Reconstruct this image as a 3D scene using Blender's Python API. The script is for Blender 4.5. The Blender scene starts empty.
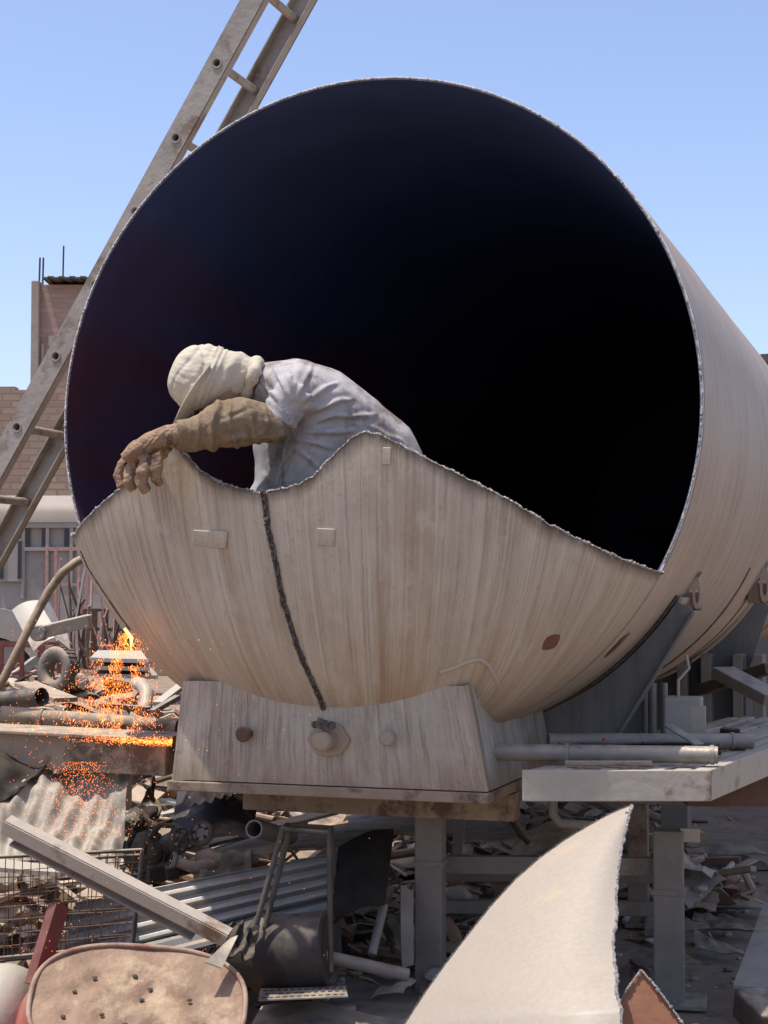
import bpy, math, random
from mathutils import Vector as V, noise, Matrix
R_ = math.radians
rnd = random.Random(7)

# ------------------------------------------------------------------ camera, sky, sun, exposure
scene = bpy.context.scene
cam = bpy.data.objects.new('camera', bpy.data.cameras.new('camera'))
scene.collection.objects.link(cam); scene.camera = cam
F = 1650.0; PITCH = math.atan(81/F)
cam.data.sensor_fit = 'VERTICAL'; cam.data.sensor_height = 24; cam.data.lens = F/1024*24
cam.data.clip_start = .05; cam.data.clip_end = 2000
cam.location = (0, 0, 1.5); cam.rotation_euler = (math.pi/2+PITCH, 0, 0)

SUN_EL, SUN_AZ = 74.0, 249.0       # azimuth clockwise from +Y: high, from the left and a little from behind the camera
sd = V((math.sin(R_(SUN_AZ))*math.cos(R_(SUN_EL)), math.cos(R_(SUN_AZ))*math.cos(R_(SUN_EL)), math.sin(R_(SUN_EL))))
world = bpy.data.worlds.new('World'); scene.world = world; world.use_nodes = True
wn = world.node_tree.nodes; wl = world.node_tree.links
sky = wn.new('ShaderNodeTexSky'); sky.sky_type = 'NISHITA'; sky.sun_disc = False
sky.sun_elevation = R_(SUN_EL); sky.sun_rotation = R_(SUN_AZ)
sky.air_density = 1.0; sky.dust_density = 1.6; sky.ozone_density = 1.6
tint = wn.new('ShaderNodeMix'); tint.data_type = 'RGBA'; tint.blend_type = 'MULTIPLY'; tint.inputs[0].default_value = 1
wl.new(sky.outputs[0], tint.inputs[6]); tint.inputs[7].default_value = (1.035, .975, 1.05, 1)
wl.new(tint.outputs[2], wn['Background'].inputs[0]); wn['Background'].inputs[1].default_value = .15
sun = bpy.data.objects.new('sun', bpy.data.lights.new('sun', 'SUN')); scene.collection.objects.link(sun)
sun.data.energy = 3.7; sun.data.angle = R_(.53); sun.data.color = (1, .95, .87)
sun.rotation_euler = sd.to_track_quat('Z', 'Y').to_euler(); sun.location = (-3, -3, 12)
scene.view_settings.view_transform = 'Standard'; scene.view_settings.look = 'None'
scene.view_settings.gamma = 1; scene.view_settings.exposure = .5

# ------------------------------------------------------------------ materials
def mat(name, c1, c2=None, rough=.7, metal=0, scale=6, bump=.15, c3=None, t3=.62, s3=2.5, dust=0, dustc=(.45,.36,.26), attr=False, stretch=(1,1,1), spec=.4):
    m = bpy.data.materials.new(name); m.use_nodes = True
    nt = m.node_tree; N = nt.nodes; L = nt.links; b = N['Principled BSDF']
    tc = N.new('ShaderNodeTexCoord'); mp = N.new('ShaderNodeMapping'); mp.inputs['Scale'].default_value = stretch
    L.new(tc.outputs['Object'], mp.inputs[0])
    n1 = N.new('ShaderNodeTexNoise'); n1.inputs['Scale'].default_value = scale; n1.inputs['Detail'].default_value = 8; n1.inputs['Roughness'].default_value = .65
    L.new(mp.outputs[0], n1.inputs[0])
    r1 = N.new('ShaderNodeValToRGB'); r1.color_ramp.elements[0].position = .35; r1.color_ramp.elements[1].position = .68
    r1.color_ramp.elements[0].color = (*c1, 1); r1.color_ramp.elements[1].color = (*(c2 or c1), 1)
    L.new(n1.outputs[0], r1.inputs[0]); col = r1.outputs[0]
    if attr:
        at_ = N.new('ShaderNodeAttribute'); at_.attribute_name = 'Col'
        mx = N.new('ShaderNodeMix'); mx.data_type = 'RGBA'; mx.blend_type = 'MULTIPLY'; mx.inputs[0].default_value = 1
        L.new(col, mx.inputs[6]); L.new(at_.outputs[0], mx.inputs[7]); col = mx.outputs[2]
    if c3:
        n3 = N.new('ShaderNodeTexNoise'); n3.inputs['Scale'].default_value = s3; n3.inputs['Detail'].default_value = 10; n3.inputs['Roughness'].default_value = .7
        L.new(mp.outputs[0], n3.inputs[0])
        r3 = N.new('ShaderNodeValToRGB'); r3.color_ramp.elements[0].position = t3-.06; r3.color_ramp.elements[1].position = t3+.04
        L.new(n3.outputs[0], r3.inputs[0])
        mx = N.new('ShaderNodeMix'); mx.data_type = 'RGBA'
        L.new(r3.outputs[0], mx.inputs[0]); L.new(col, mx.inputs[6]); mx.inputs[7].default_value = (*c3, 1); col = mx.outputs[2]
    if dust:
        g = N.new('ShaderNodeNewGeometry'); sp = N.new('ShaderNodeSeparateXYZ'); L.new(g.outputs['Normal'], sp.inputs[0])
        mr = N.new('ShaderNodeMapRange'); mr.inputs[1].default_value = .1; mr.inputs[2].default_value = .95; mr.inputs[4].default_value = dust
        L.new(sp.outputs[2], mr.inputs[0])
        nd = N.new('ShaderNodeTexNoise'); nd.inputs['Scale'].default_value = 14; nd.inputs['Detail'].default_value = 6; L.new(tc.outputs['Object'], nd.inputs[0])
        ml = N.new('ShaderNodeMath'); ml.operation = 'MULTIPLY'; L.new(mr.outputs[0], ml.inputs[0])
        rr = N.new('ShaderNodeMapRange'); rr.inputs[1].default_value = .3; rr.inputs[2].default_value = .6; L.new(nd.outputs[0], rr.inputs[0]); L.new(rr.outputs[0], ml.inputs[1])
        mx = N.new('ShaderNodeMix'); mx.data_type = 'RGBA'; L.new(ml.outputs[0], mx.inputs[0]); L.new(col, mx.inputs[6]); mx.inputs[7].default_value = (*dustc, 1); col = mx.outputs[2]
        rm = N.new('ShaderNodeMath'); rm.operation = 'MAXIMUM'; rm.inputs[1].default_value = rough; L.new(ml.outputs[0], rm.inputs[0]); L.new(rm.outputs[0], b.inputs['Roughness'])
    L.new(col, b.inputs['Base Color'])
    b.inputs['Roughness'].default_value = rough; b.inputs['Metallic'].default_value = metal
    b.inputs['Specular IOR Level'].default_value = spec
    if bump:
        nb = N.new('ShaderNodeTexNoise'); nb.inputs['Scale'].default_value = scale*5; nb.inputs['Detail'].default_value = 6; L.new(mp.outputs[0], nb.inputs[0])
        bp = N.new('ShaderNodeBump'); bp.inputs['Strength'].default_value = bump; bp.inputs['Distance'].default_value = .02
        L.new(nb.outputs[0], bp.inputs['Height']); L.new(bp.outputs[0], b.inputs['Normal'])
    return m

def streak_mat(name, base, light, dark, rust, rough=.5, su=34, sv=1.1, dark_amt=.75, low=None):
    """weathered paint with run-off streaks; UV.x runs across the streaks, UV.y along them (metres)"""
    m = bpy.data.materials.new(name); m.use_nodes = True
    nt = m.node_tree; N = nt.nodes; L = nt.links; b = N['Principled BSDF']
    uv = N.new('ShaderNodeUVMap'); uv.uv_map = 'UVMap'
    wn_ = N.new('ShaderNodeTexNoise'); wn_.inputs['Scale'].default_value = 22; wn_.inputs['Detail'].default_value = 5; L.new(uv.outputs[0], wn_.inputs[0])
    vs_ = N.new('ShaderNodeVectorMath'); vs_.operation = 'MULTIPLY_ADD'; vs_.inputs[1].default_value = (.014, 0, 0); L.new(wn_.outputs['Color'], vs_.inputs[0]); L.new(uv.outputs[0], vs_.inputs[2])
    def nz(sx, sy, det, off=0, rgh=.6):
        mp = N.new('ShaderNodeMapping'); mp.inputs['Scale'].default_value = (sx, sy, 1); mp.inputs['Location'].default_value = (off, off, off)
        L.new(vs_.outputs[0], mp.inputs[0]); n = N.new('ShaderNodeTexNoise'); n.inputs['Scale'].default_value = 1
        n.inputs['Detail'].default_value = det; n.inputs['Roughness'].default_value = rgh; L.new(mp.outputs[0], n.inputs[0]); return n.outputs[0]
    def ramp(src, a, c):
        r = N.new('ShaderNodeMapRange'); r.inputs[1].default_value = a; r.inputs[2].default_value = c; L.new(src, r.inputs[0]); return r.outputs[0]
    def mix(fac, c, colr, amt=1):
        if amt != 1:
            q = N.new('ShaderNodeMath'); q.operation = 'MULTIPLY'; q.inputs[1].default_value = amt; L.new(fac, q.inputs[0]); fac = q.outputs[0]
        x = N.new('ShaderNodeMix'); x.data_type = 'RGBA'; L.new(fac, x.inputs[0])
        if isinstance(c, tuple): x.inputs[6].default_value = (*c, 1)
        else: L.new(c, x.inputs[6])
        x.inputs[7].default_value = (*colr, 1); return x.outputs[2]
    def mul(a_, b_):
        q = N.new('ShaderNodeMath'); q.operation = 'MULTIPLY'; L.new(a_, q.inputs[0]); L.new(b_, q.inputs[1]); return q.outputs[0]
    c = mix(ramp(nz(2.4, 1.8, 9, 5, .7), .36, .66), base, light)
    # streaks broken up by a patchy mask so that they start, stop and vary in strength
    m1 = ramp(nz(3.0, 2.6, 6, 71, .65), .26, .58); m2 = ramp(nz(5, 3.2, 6, 83, .65), .30, .60)
    c = mix(mul(ramp(nz(su, sv, 6, 1, .7), .50, .70), m1), c, dark, dark_amt)
    c = mix(mul(ramp(nz(su*3.1, sv*2.1, 5, 9, .7), .48, .70), m2), c, dark, dark_amt*.9)
    c = mix(mul(ramp(nz(su*2.0, sv*1.2, 4, 21, .65), .52, .70), m2), c, light, .8)
    c = mix(mul(ramp(nz(su*.32, sv*.8, 6, 43, .75), .50, .66), m2), c, rust, .75)
    c = mix(mul(ramp(nz(su*.42, sv*.7, 6, 47, .7), .555, .60), m1), c, light, .75)
    c = mix(ramp(nz(2.6, 1.5, 9, 33, .72), .50, .70), c, rust, .45)
    c = mix(ramp(nz(5, 4, 8, 97, .75), .54, .64), c, light, .5)
    c = mix(ramp(nz(30, 24, 7, 51, .75), .58, .68), c, dark, .5)
    c = mix(ramp(nz(60, 46, 5, 57, .7), .62, .72), c, rust, .5)
    if low:
        sx_ = N.new('ShaderNodeSeparateXYZ'); L.new(uv.outputs[0], sx_.inputs[0]); lo_ = N.new('ShaderNodeMapRange'); lo_.inputs[1].default_value = low[0]; lo_.inputs[2].default_value = low[1]; L.new(sx_.outputs[1], lo_.inputs[0])
        c = mix(mul(lo_.outputs[0], ramp(nz(9, 3, 6, 91, .7), .30, .62)), c, rust, .85)
    at_ = N.new('ShaderNodeAttribute'); at_.attribute_name = 'Col'
    c = mix(mul(at_.outputs['Fac'], ramp(nz(14, 14, 5, 61, .7), .15, .48)), c, (.060, .036, .022), 1)
    L.new(c, b.inputs['Base Color'])
    rr = N.new('ShaderNodeMapRange'); rr.inputs[3].default_value = rough-.06; rr.inputs[4].default_value = rough+.2; L.new(nz(su, sv, 5, 1), rr.inputs[0]); L.new(rr.outputs[0], b.inputs['Roughness'])
    b.inputs['Specular IOR Level'].default_value = .35
    bp = N.new('ShaderNodeBump'); bp.inputs['Strength'].default_value = .12; bp.inputs['Distance'].default_value = .01
    ad = N.new('ShaderNodeMath'); ad.operation = 'ADD'; L.new(nz(su, sv*2, 4, 3), ad.inputs[0]); L.new(nz(40, 40, 6, 13), ad.inputs[1])
    L.new(ad.outputs[0], bp.inputs['Height']); L.new(bp.outputs[0], b.inputs['Normal'])
    return m

def brick_mat(name, c1, c2, mortar, bw, bh, ms=.012):
    m = bpy.data.materials.new(name); m.use_nodes = True
    N = m.node_tree.nodes; L = m.node_tree.links; b = N['Principled BSDF']
    tc = N.new('ShaderNodeTexCoord'); sp = N.new('ShaderNodeSeparateXYZ'); cb = N.new('ShaderNodeCombineXYZ')
    L.new(tc.outputs['Object'], sp.inputs[0]); ad = N.new('ShaderNodeMath'); ad.operation = 'ADD'
    L.new(sp.outputs[0], ad.inputs[0]); L.new(sp.outputs[1], ad.inputs[1]); L.new(ad.outputs[0], cb.inputs[0]); L.new(sp.outputs[2], cb.inputs[1])
    br = N.new('ShaderNodeTexBrick'); L.new(cb.outputs[0], br.inputs[0]); br.inputs['Scale'].default_value = 1
    br.inputs['Brick Width'].default_value = bw; br.inputs['Row Height'].default_value = bh; br.inputs['Mortar Size'].default_value = ms; br.inputs['Mortar Smooth'].default_value = .3
    br.inputs['Color1'].default_value = (*c1, 1); br.inputs['Color2'].default_value = (*c2, 1); br.inputs['Mortar'].default_value = (*mortar, 1); br.inputs['Bias'].default_value = -.1
    n = N.new('ShaderNodeTexNoise'); n.inputs['Scale'].default_value = 1.7; n.inputs['Detail'].default_value = 10; n.inputs['Roughness'].default_value = .72; L.new(tc.outputs['Object'], n.inputs[0])
    r = N.new('ShaderNodeMapRange'); r.inputs[1].default_value = .45; r.inputs[2].default_value = .7; r.inputs[4].default_value = .6; L.new(n.outputs[0], r.inputs[0])
    mx = N.new('ShaderNodeMix'); mx.data_type = 'RGBA'; L.new(r.outputs[0], mx.inputs[0]); L.new(br.outputs[0], mx.inputs[6]); mx.inputs[7].default_value = (*mortar, 1)
    L.new(mx.outputs[2], b.inputs['Base Color']); b.inputs['Roughness'].default_value = .9
    bp = N.new('ShaderNodeBump'); bp.inputs['Strength'].default_value = .9; bp.inputs['Distance'].default_value = .03; bp.invert = True
    L.new(br.outputs['Fac'], bp.inputs['Height']); L.new(bp.outputs[0], b.inputs['Normal'])
    return m

def emit_mat(name, c, s):
    m = bpy.data.materials.new(name); m.use_nodes = True; b = m.node_tree.nodes['Principled BSDF']
    b.inputs['Base Color'].default_value = (*c, 1); b.inputs['Emission Color'].default_value = (*c, 1); b.inputs['Emission Strength'].default_value = s
    return m

M = dict(
 tank=streak_mat('tank_paint', (.375,.315,.24), (.50,.445,.36), (.19,.135,.088), (.29,.18,.10), su=30, sv=.5, dark_amt=.9, low=(-.6,-1.15)),
 tankside=streak_mat('tank_side_paint', (.385,.305,.235), (.46,.375,.295), (.24,.17,.12), (.33,.22,.14), su=16, dark_amt=.6),
 saddle=streak_mat('saddle_paint', (.33,.28,.215), (.43,.38,.305), (.115,.085,.058), (.20,.125,.07), rough=.6, su=30, sv=1.6, dark_amt=.95, low=(.12,.0)),
 web=streak_mat('grey_plate', (.14,.145,.145), (.18,.18,.175), (.09,.09,.085), (.16,.14,.11), rough=.55, su=14),
 soot_glare=mat('sooty_steel_glare', (.75,.75,.8), (1,1,1), .75, scale=2.2, bump=.1, attr=True, stretch=(1,1,.3)),  # dark tank interior; its navy tint is sky glare put into the colour
 innerhead=mat('inner_rust', (.07,.05,.04), (.14,.10,.075), .8, scale=5),
 slag=mat('cut_slag', (.22,.20,.19), (.50,.48,.46), .42, metal=.55, scale=60, bump=.7),
 slagdark=mat('dark_slag', (.07,.055,.045), (.20,.17,.15), .5, metal=.4, scale=50, bump=.7),
 rust=mat('rust', (.085,.045,.03), (.14,.075,.048), .85, scale=8, dust=.4),
 rustpatch=mat('rust_patch', (.14,.055,.035), (.19,.08,.05), .8, scale=30),
 iron=mat('dark_iron', (.05,.042,.036), (.11,.09,.07), .65, metal=.3, scale=9, dust=.75),
 black=mat('black_rubber', (.018,.017,.017), (.035,.032,.03), .8, scale=12, dust=.25, spec=.2),
 steel=mat('grey_steel', (.18,.165,.145), (.25,.23,.20), .5, metal=.25, scale=7, dust=.7, c3=(.2,.11,.06), t3=.66),
 frame=mat('frame_grey', (.15,.135,.115), (.21,.19,.165), .55, scale=6, dust=.6, c3=(.13,.08,.05), t3=.66, s3=5),
 framebrown=mat('brown_flange', (.20,.145,.10), (.27,.20,.14), .75, scale=7, dust=.4, c3=(.09,.055,.035), t3=.58, s3=6),
 white=mat('dusty_white_paint', (.33,.29,.235), (.41,.365,.30), .5, scale=5, dust=.8, dustc=(.42,.355,.28), c3=(.17,.10,.06), t3=.60, s3=5),
 cream=mat('cream_sheet', (.40,.36,.29), (.48,.44,.36), .5, scale=4, dust=.6, dustc=(.42,.36,.28), c3=(.24,.15,.09), t3=.62, s3=3),
 ladder=mat('ladder_paint', (.25,.22,.19), (.33,.295,.255), .55, scale=7, dust=.5, dustc=(.36,.30,.235), c3=(.17,.12,.085), t3=.58, s3=6),
 galv=mat('galvanised', (.22,.22,.21), (.31,.31,.30), .5, metal=.3, scale=9, bump=.05, dust=.8, c3=(.24,.19,.14), t3=.55, s3=3),
 galvlight=mat('crumpled_tin', (.21,.18,.14), (.29,.25,.20), .7, metal=.05, scale=7, bump=.1, dust=.5, dustc=(.5,.44,.36), c3=(.25,.18,.12), t3=.6, s3=3),
 wood=mat('dusty_timber', (.25,.19,.135), (.36,.28,.20), .85, scale=5, stretch=(1,8,8), dust=.6, c3=(.14,.10,.07), t3=.62),
 beam=mat('dusty_beam', (.24,.18,.125), (.33,.255,.185), .85, scale=6, dust=.7, c3=(.11,.075,.05), t3=.57, s3=5),
 red=mat('faded_red', (.34,.05,.035), (.42,.09,.06), .6, scale=8, dust=.5, c3=(.2,.1,.07), t3=.6),
 darkred=mat('dark_red_iron', (.13,.035,.028), (.19,.06,.045), .7, scale=8, dust=.3),
 pinkrod=mat('faded_red_rod', (.40,.20,.16), (.48,.28,.23), .7, scale=8, dust=.4),
 dirt=mat('dirt', (.20,.145,.10), (.30,.225,.16), .95, scale=2.2, bump=.6, c3=(.14,.11,.085), t3=.6, s3=9),
 debris=mat('debris', (.7,.7,.7), (1,1,1), .8, scale=10, dust=.55, dustc=(.50,.39,.28), attr=True),
 plate=mat('foreground_paint', (.345,.29,.225), (.385,.33,.26), .5, scale=75, bump=.10, c3=(.42,.335,.23), t3=.64, s3=4),
 shirt=mat('shirt_cloth', (.36,.335,.33), (.43,.405,.395), .9, scale=5, bump=.12, c3=(.20,.16,.13), t3=.56, s3=5),
 leather=mat('leather_sleeve', (.17,.12,.07), (.25,.18,.11), .8, scale=9, bump=.4, c3=(.11,.075,.05), t3=.6, s3=7),
 glove=mat('glove_leather', (.24,.145,.085), (.34,.22,.14), .85, scale=16, bump=.6, c3=(.09,.055,.04), t3=.57, s3=14),
 hat=mat('hat_cotton', (.46,.405,.31), (.55,.49,.385), .9, scale=7, bump=.3, c3=(.36,.29,.20), t3=.62, s3=7),
 trousers=mat('trousers_cloth', (.11,.12,.14), (.17,.17,.18), .9, scale=8, bump=.3),
 skin=mat('skin', (.26,.15,.10), (.32,.19,.13), .55, scale=12, bump=.05),
 boot=mat('boot_leather', (.05,.035,.025), (.09,.065,.05), .7, scale=12, dust=.5),
 bus=mat('bus_grey', (.27,.235,.205), (.33,.295,.26), .6, scale=2.5, bump=.05, c3=(.24,.20,.18), t3=.6, s3=1.2, dust=.2),
 busroof=mat('bus_roof', (.27,.22,.175), (.33,.28,.23), .7, scale=1.5, bump=.05, c3=(.3,.22,.15), t3=.64, s3=1.5),
 glass=mat('dark_glass', (.02,.02,.028), (.04,.04,.05), .15, scale=2, bump=0),
 conc=mat('concrete', (.30,.25,.20), (.37,.31,.25), .9, scale=1.2, bump=.2, c3=(.28,.23,.18), t3=.6),
 brick=brick_mat('brick', (.30,.185,.12), (.40,.275,.19), (.27,.215,.165), .34, .125, .018),
 bricktower=brick_mat('tower_brick', (.36,.20,.155), (.43,.27,.20), (.36,.28,.23), .42, .16, .02),
 shed=mat('brown_sheeting', (.12,.075,.05), (.17,.11,.075), .8, scale=3, stretch=(6,6,1), dust=.3),
 darkwall=mat('dark_wall', (.09,.085,.08), (.13,.12,.11), .85, scale=2),
 spark=emit_mat('spark', (1, .21, .03), 2.4), sparkhot=emit_mat('hot_spark', (1, .34, .06), 6),
 box=mat('box_grey', (.27,.255,.23), (.34,.325,.295), .55, scale=4, bump=.05, dust=.6, c3=(.16,.115,.08), t3=.62, s3=5),
)

# ------------------------------------------------------------------ helpers
def at(px, py, Y):
    """the point at depth Y metres in front of the camera that the photograph shows at (px, py)"""
    cx, cy = px-384, -(py-512)
    d = V((cx, F*math.cos(PITCH)-cy*math.sin(PITCH), cy*math.cos(PITCH)+F*math.sin(PITCH)))
    return V((0, 0, 1.5)) + d*(Y/d.y)
def wloc(o):
    p = V((0, 0, 0))
    while o: p += o.location; o = o.parent
    return p
def tag(o, label=None, cat=None, group=None, kind=None):
    for k, x in (('label', label), ('category', cat), ('group', group), ('kind', kind)):
        if x: o[k] = x
    return o
def thing(name, label, cat, loc, group=None):
    o = bpy.data.objects.new(name, None); scene.collection.objects.link(o)
    o.location = loc; o.empty_display_size = .1
    return tag(o, label, cat, group)
def nz(p, s=1, o=0): return noise.noise(V(p)*s + V((o, o*1.7, o*.3)))

class MB:
    def __init__(s): s.v = []; s.f = []; s.uv = {}; s.c = []
    def add(s, vs, fs, col=None):
        n = len(s.v); s.v += [V(p) for p in vs]; s.f += [tuple(i+n for i in f) for f in fs]
        s.c += [col or (1,1,1)]*len(vs); return s
    def box(s, c, size, rot=(0,0,0), ax=None, col=None, taper=1):
        """box by centre and size; rot euler degrees or ax=(x,y,z) unit axes"""
        c = V(c)
        if ax: X, Y_, Z = [V(q).normalized() for q in ax]
        else:
            m = Matrix.Rotation(R_(rot[2]),3,'Z')@Matrix.Rotation(R_(rot[1]),3,'Y')@Matrix.Rotation(R_(rot[0]),3,'X')
            X, Y_, Z = m.col[0], m.col[1], m.col[2]
        a, b, d = size[0]/2, size[1]/2, size[2]/2
        vs = [c+X*(i*a*(taper if k > 0 else 1))+Y_*(j*b*(taper if k > 0 else 1))+Z*(k*d) for k in (-1,1) for i, j in ((-1,-1),(1,-1),(1,1),(-1,1))]
        return s.add(vs, [(3,2,1,0),(4,5,6,7),(0,1,5,4),(1,2,6,5),(2,3,7,6),(3,0,4,7)], col)
    def bar(s, p, q, w, h, up=(0,0,1), col=None):
        p, q = V(p), V(q); d = (q-p); L = d.length; d.normalize()
        sx = d.cross(V(up))
        if sx.length < 1e-4: sx = d.cross(V((1,0,0)))
        sx.normalize(); uz = sx.cross(d).normalized()
        return s.box((p+q)/2, (L, w, h), ax=(d, sx, uz), col=col)
    def tube(s, pts, r, n=14, hollow=0, cap=True, col=None, closed=False):
        pts = [V(p) for p in pts]; rr = r if isinstance(r, (list, tuple)) else [r]*len(pts)
        k = len(pts); rings = []; prev = None
        for i, p in enumerate(pts):
            if closed: d = pts[(i+1) % k]-pts[i-1]
            else: d = pts[min(i+1, k-1)]-pts[max(i-1, 0)]
            d.normalize()
            if prev is None:
                sx = d.cross(V((0,0,1)))
                if sx.length < .05: sx = d.cross(V((0,1,0)))
            else: sx = prev - d*prev.dot(d)
            sx.normalize(); prev = sx; sy = d.cross(sx)
            rings.append((p, sx, sy))
        def put(f, flip):
            vs = []; fs = []
            for i, (p, sx, sy) in enumerate(rings):
                for j in range(n):
                    a = 2*math.pi*j/n; vs.append(p+(sx*math.cos(a)+sy*math.sin(a))*f(rr[i]))
            for i in range(k if closed else k-1):
                for j in range(n):
                    q = (i*n+j, i*n+(j+1) % n, ((i+1) % k)*n+(j+1) % n, ((i+1) % k)*n+j); fs.append(q if flip else q[::-1])
            return vs, fs
        vs, fs = put(lambda x: x, False)
        if hollow:
            v2, f2 = put(lambda x: x-hollow, True); o = len(vs); vs += v2; fs += [tuple(i+o for i in f) for f in f2]
            for e in (0, k-1):
                for j in range(n):
                    q = (e*n+j, e*n+(j+1) % n, o+e*n+(j+1) % n, o+e*n+j); fs.append(q if e == 0 else q[::-1])
        elif cap and not closed:
            fs.append(tuple(range(n))); fs.append(tuple((k-1)*n+j for j in reversed(range(n))))
        return s.add(vs, fs, col)
    def grid(s, fn, nu, nv, th=0, uvf=None, col=None):
        """surface fn(i/nu, j/nv) -> point; th > 0 gives it a real thickness along the normal"""
        P = [[V(fn(i/nu, j/nv)) for j in range(nv+1)] for i in range(nu+1)]
        vs = [P[i][j] for i in range(nu+1) for j in range(nv+1)]; w = nv+1
        fs = [(i*w+j, (i+1)*w+j, (i+1)*w+j+1, i*w+j+1) for i in range(nu) for j in range(nv)]
        base = len(s.v)
        if uvf:
            for i in range(nu+1):
                for j in range(nv+1): s.uv[base+i*w+j] = uvf(i/nu, j/nv)
        if th:
            N = []
            for i in range(nu+1):
                for j in range(nv+1):
                    du = P[min(i+1,nu)][j]-P[max(i-1,0)][j]; dv = P[i][min(j+1,nv)]-P[i][max(j-1,0)]
                    n = du.cross(dv); n = n.normalized() if n.length > 1e-9 else V((0,0,1)); N.append(n)
            o = len(vs); vs += [vs[i]-N[i]*th for i in range(o)]
            if uvf:
                for k_ in range(o): s.uv[base+o+k_] = s.uv[base+k_]
            fs += [tuple(i+o for i in f[::-1]) for f in fs]
            edge = [i*w for i in range(nu+1)] + [nu*w+j for j in range(1, nv+1)] + [i*w+nv for i in range(nu-1, -1, -1)] + [j for j in range(nv-1, -1, -1)]
            for q in range(len(edge)-1): fs.append((edge[q], edge[q+1], edge[q+1]+o, edge[q]+o)[::-1])
        return s.add(vs, fs, col)
    def prism(s, poly, d, col=None):
        """3D polygon extruded by vector d"""
        poly = [V(p) for p in poly]; d = V(d); n = len(poly)
        nrm = V((0,0,0))
        for i in range(n): nrm += poly[i].cross(poly[(i+1) % n])
        if nrm.dot(d) > 0: poly = poly[::-1]
        vs = poly+[p+d for p in poly]
        fs = [tuple(range(n)), tuple(range(2*n-1, n-1, -1))]+[((i+1) % n, i, i+n, (i+1) % n+n) for i in range(n)]
        return s.add(vs, fs, col)
    def lathe(s, o, ax, prof, n=32, col=None, ang=(0, 2*math.pi)):
        """prof = [(r, h)] about axis ax at o"""
        o = V(o); ax = V(ax).normalized(); sx = ax.cross(V((0,0,1)))
        if sx.length < .05: sx = V((1,0,0))
        sx.normalize(); sy = ax.cross(sx); vs = []; fs = []; full = abs(ang[1]-ang[0]-2*math.pi) < 1e-6; nn = n if full else n+1
        for r, h in prof:
            for j in range(nn):
                a = ang[0]+(ang[1]-ang[0])*j/n; vs.append(o+ax*h+(sx*math.cos(a)+sy*math.sin(a))*r)
        for i in range(len(prof)-1):
            for j in range(n):
                j2 = (j+1) % nn; fs.append((i*nn+j, i*nn+j2, (i+1)*nn+j2, (i+1)*nn+j))
        return s.add(vs, fs, col)
    def ell(s, c, r, ax=None, n=14, m=9, f=None, col=None):
        c = V(c); X, Y_, Z = [V(q) for q in (ax or ((1,0,0),(0,1,0),(0,0,1)))]
        vs = []; fs = []
        for i in range(m+1):
            t = math.pi*i/m
            for j in range(n):
                a = 2*math.pi*j/n; q = c+X*(r[0]*math.sin(t)*math.cos(a))+Y_*(r[1]*math.sin(t)*math.sin(a))+Z*(r[2]*math.cos(t))
                vs.append(f(q) if f else q)
        for i in range(m):
            for j in range(n): fs.append((i*n+j, (i+1)*n+j, (i+1)*n+(j+1) % n, i*n+(j+1) % n))
        return s.add(vs, fs, col)
    def build(s, name, m, parent=None, smooth=None, bevel=0, label=None, cat=None, group=None, kind=None, origin=None, weld=True, col=False, slots=None, fslot=None):
        xs = [p.x for p in s.v]; ys = [p.y for p in s.v]; zs = [p.z for p in s.v]
        o = V(origin) if origin is not None else V(((min(xs)+max(xs))/2, (min(ys)+max(ys))/2, min(zs)))
        me = bpy.data.meshes.new(name); me.from_pydata([p-o for p in s.v], [], s.f)
        if s.uv:
            lay = me.uv_layers.new(name='UVMap')
            for lp in me.loops: lay.data[lp.index].uv = s.uv.get(lp.vertex_index, (0, 0))
        if col:
            ca = me.color_attributes.new('Col', 'FLOAT_COLOR', 'POINT')
            for i, c in enumerate(s.c): ca.data[i].color = (*c, 1)
        me.materials.append(M[m] if isinstance(m, str) else m)
        if slots:
            for q in slots: me.materials.append(M[q])
            for p in me.polygons: p.material_index = fslot(p.index)
        me.validate(); me.update()
        if smooth is not None:
            me.polygons.foreach_set('use_smooth', [True]*len(me.polygons)); me.set_sharp_from_angle(angle=R_(smooth))
        ob = bpy.data.objects.new(name, me); scene.collection.objects.link(ob)
        if parent: ob.parent = parent; ob.location = o-wloc(parent)
        else: ob.location = o
        if bevel:
            bm_ = ob.modifiers.new('bevel', 'BEVEL'); bm_.width = bevel; bm_.segments = 2; bm_.limit_method = 'ANGLE'; bm_.angle_limit = R_(40)
        return tag(ob, label, cat, group, kind)

# ------------------------------------------------------------------ ground, backdrop
def hgt(x, y):
    """ground height: flat dirt, with the mound the scrap lies on at the left and behind the tank"""
    def bump(cx, cy, sx, sy, h): return h*math.exp(-((x-cx)/sx)**2-((y-cy)/sy)**2)
    z = bump(-2.4, 9.8, 1.8, 2.4, .82)+bump(.3, 9.6, 1.2, 1.4, .20)+bump(-1.5, 6.9, .9, .8, .18)
    return z+.02*nz((x, y, 0), 1.3)+.01*nz((x, y, 0), 5)
g = MB()
def axis_pts(a, b, fine0, fine1, step):
    pts = [a, a/3, fine0-8, fine0-3]; q = fine0
    while q < fine1: pts.append(q); q += step
    return pts+[fine1, fine1+4, fine1+12, b/3, b]
gx = axis_pts(-900, 900, -6, 5, .16); gy = [-900, -200, -40, -10, 0]+[3+i*.16 for i in range(70)]+[16, 20, 30, 60, 200, 900]
vs = [V((x, y, hgt(x, y))) for x in gx for y in gy]; w = len(gy)
g.add(vs, [(i*w+j, (i+1)*w+j, (i+1)*w+j+1, i*w+j+1) for i in range(len(gx)-1) for j in range(w-1)])
g.build('ground', 'dirt', smooth=60, kind='structure', origin=(0,0,0))

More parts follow.
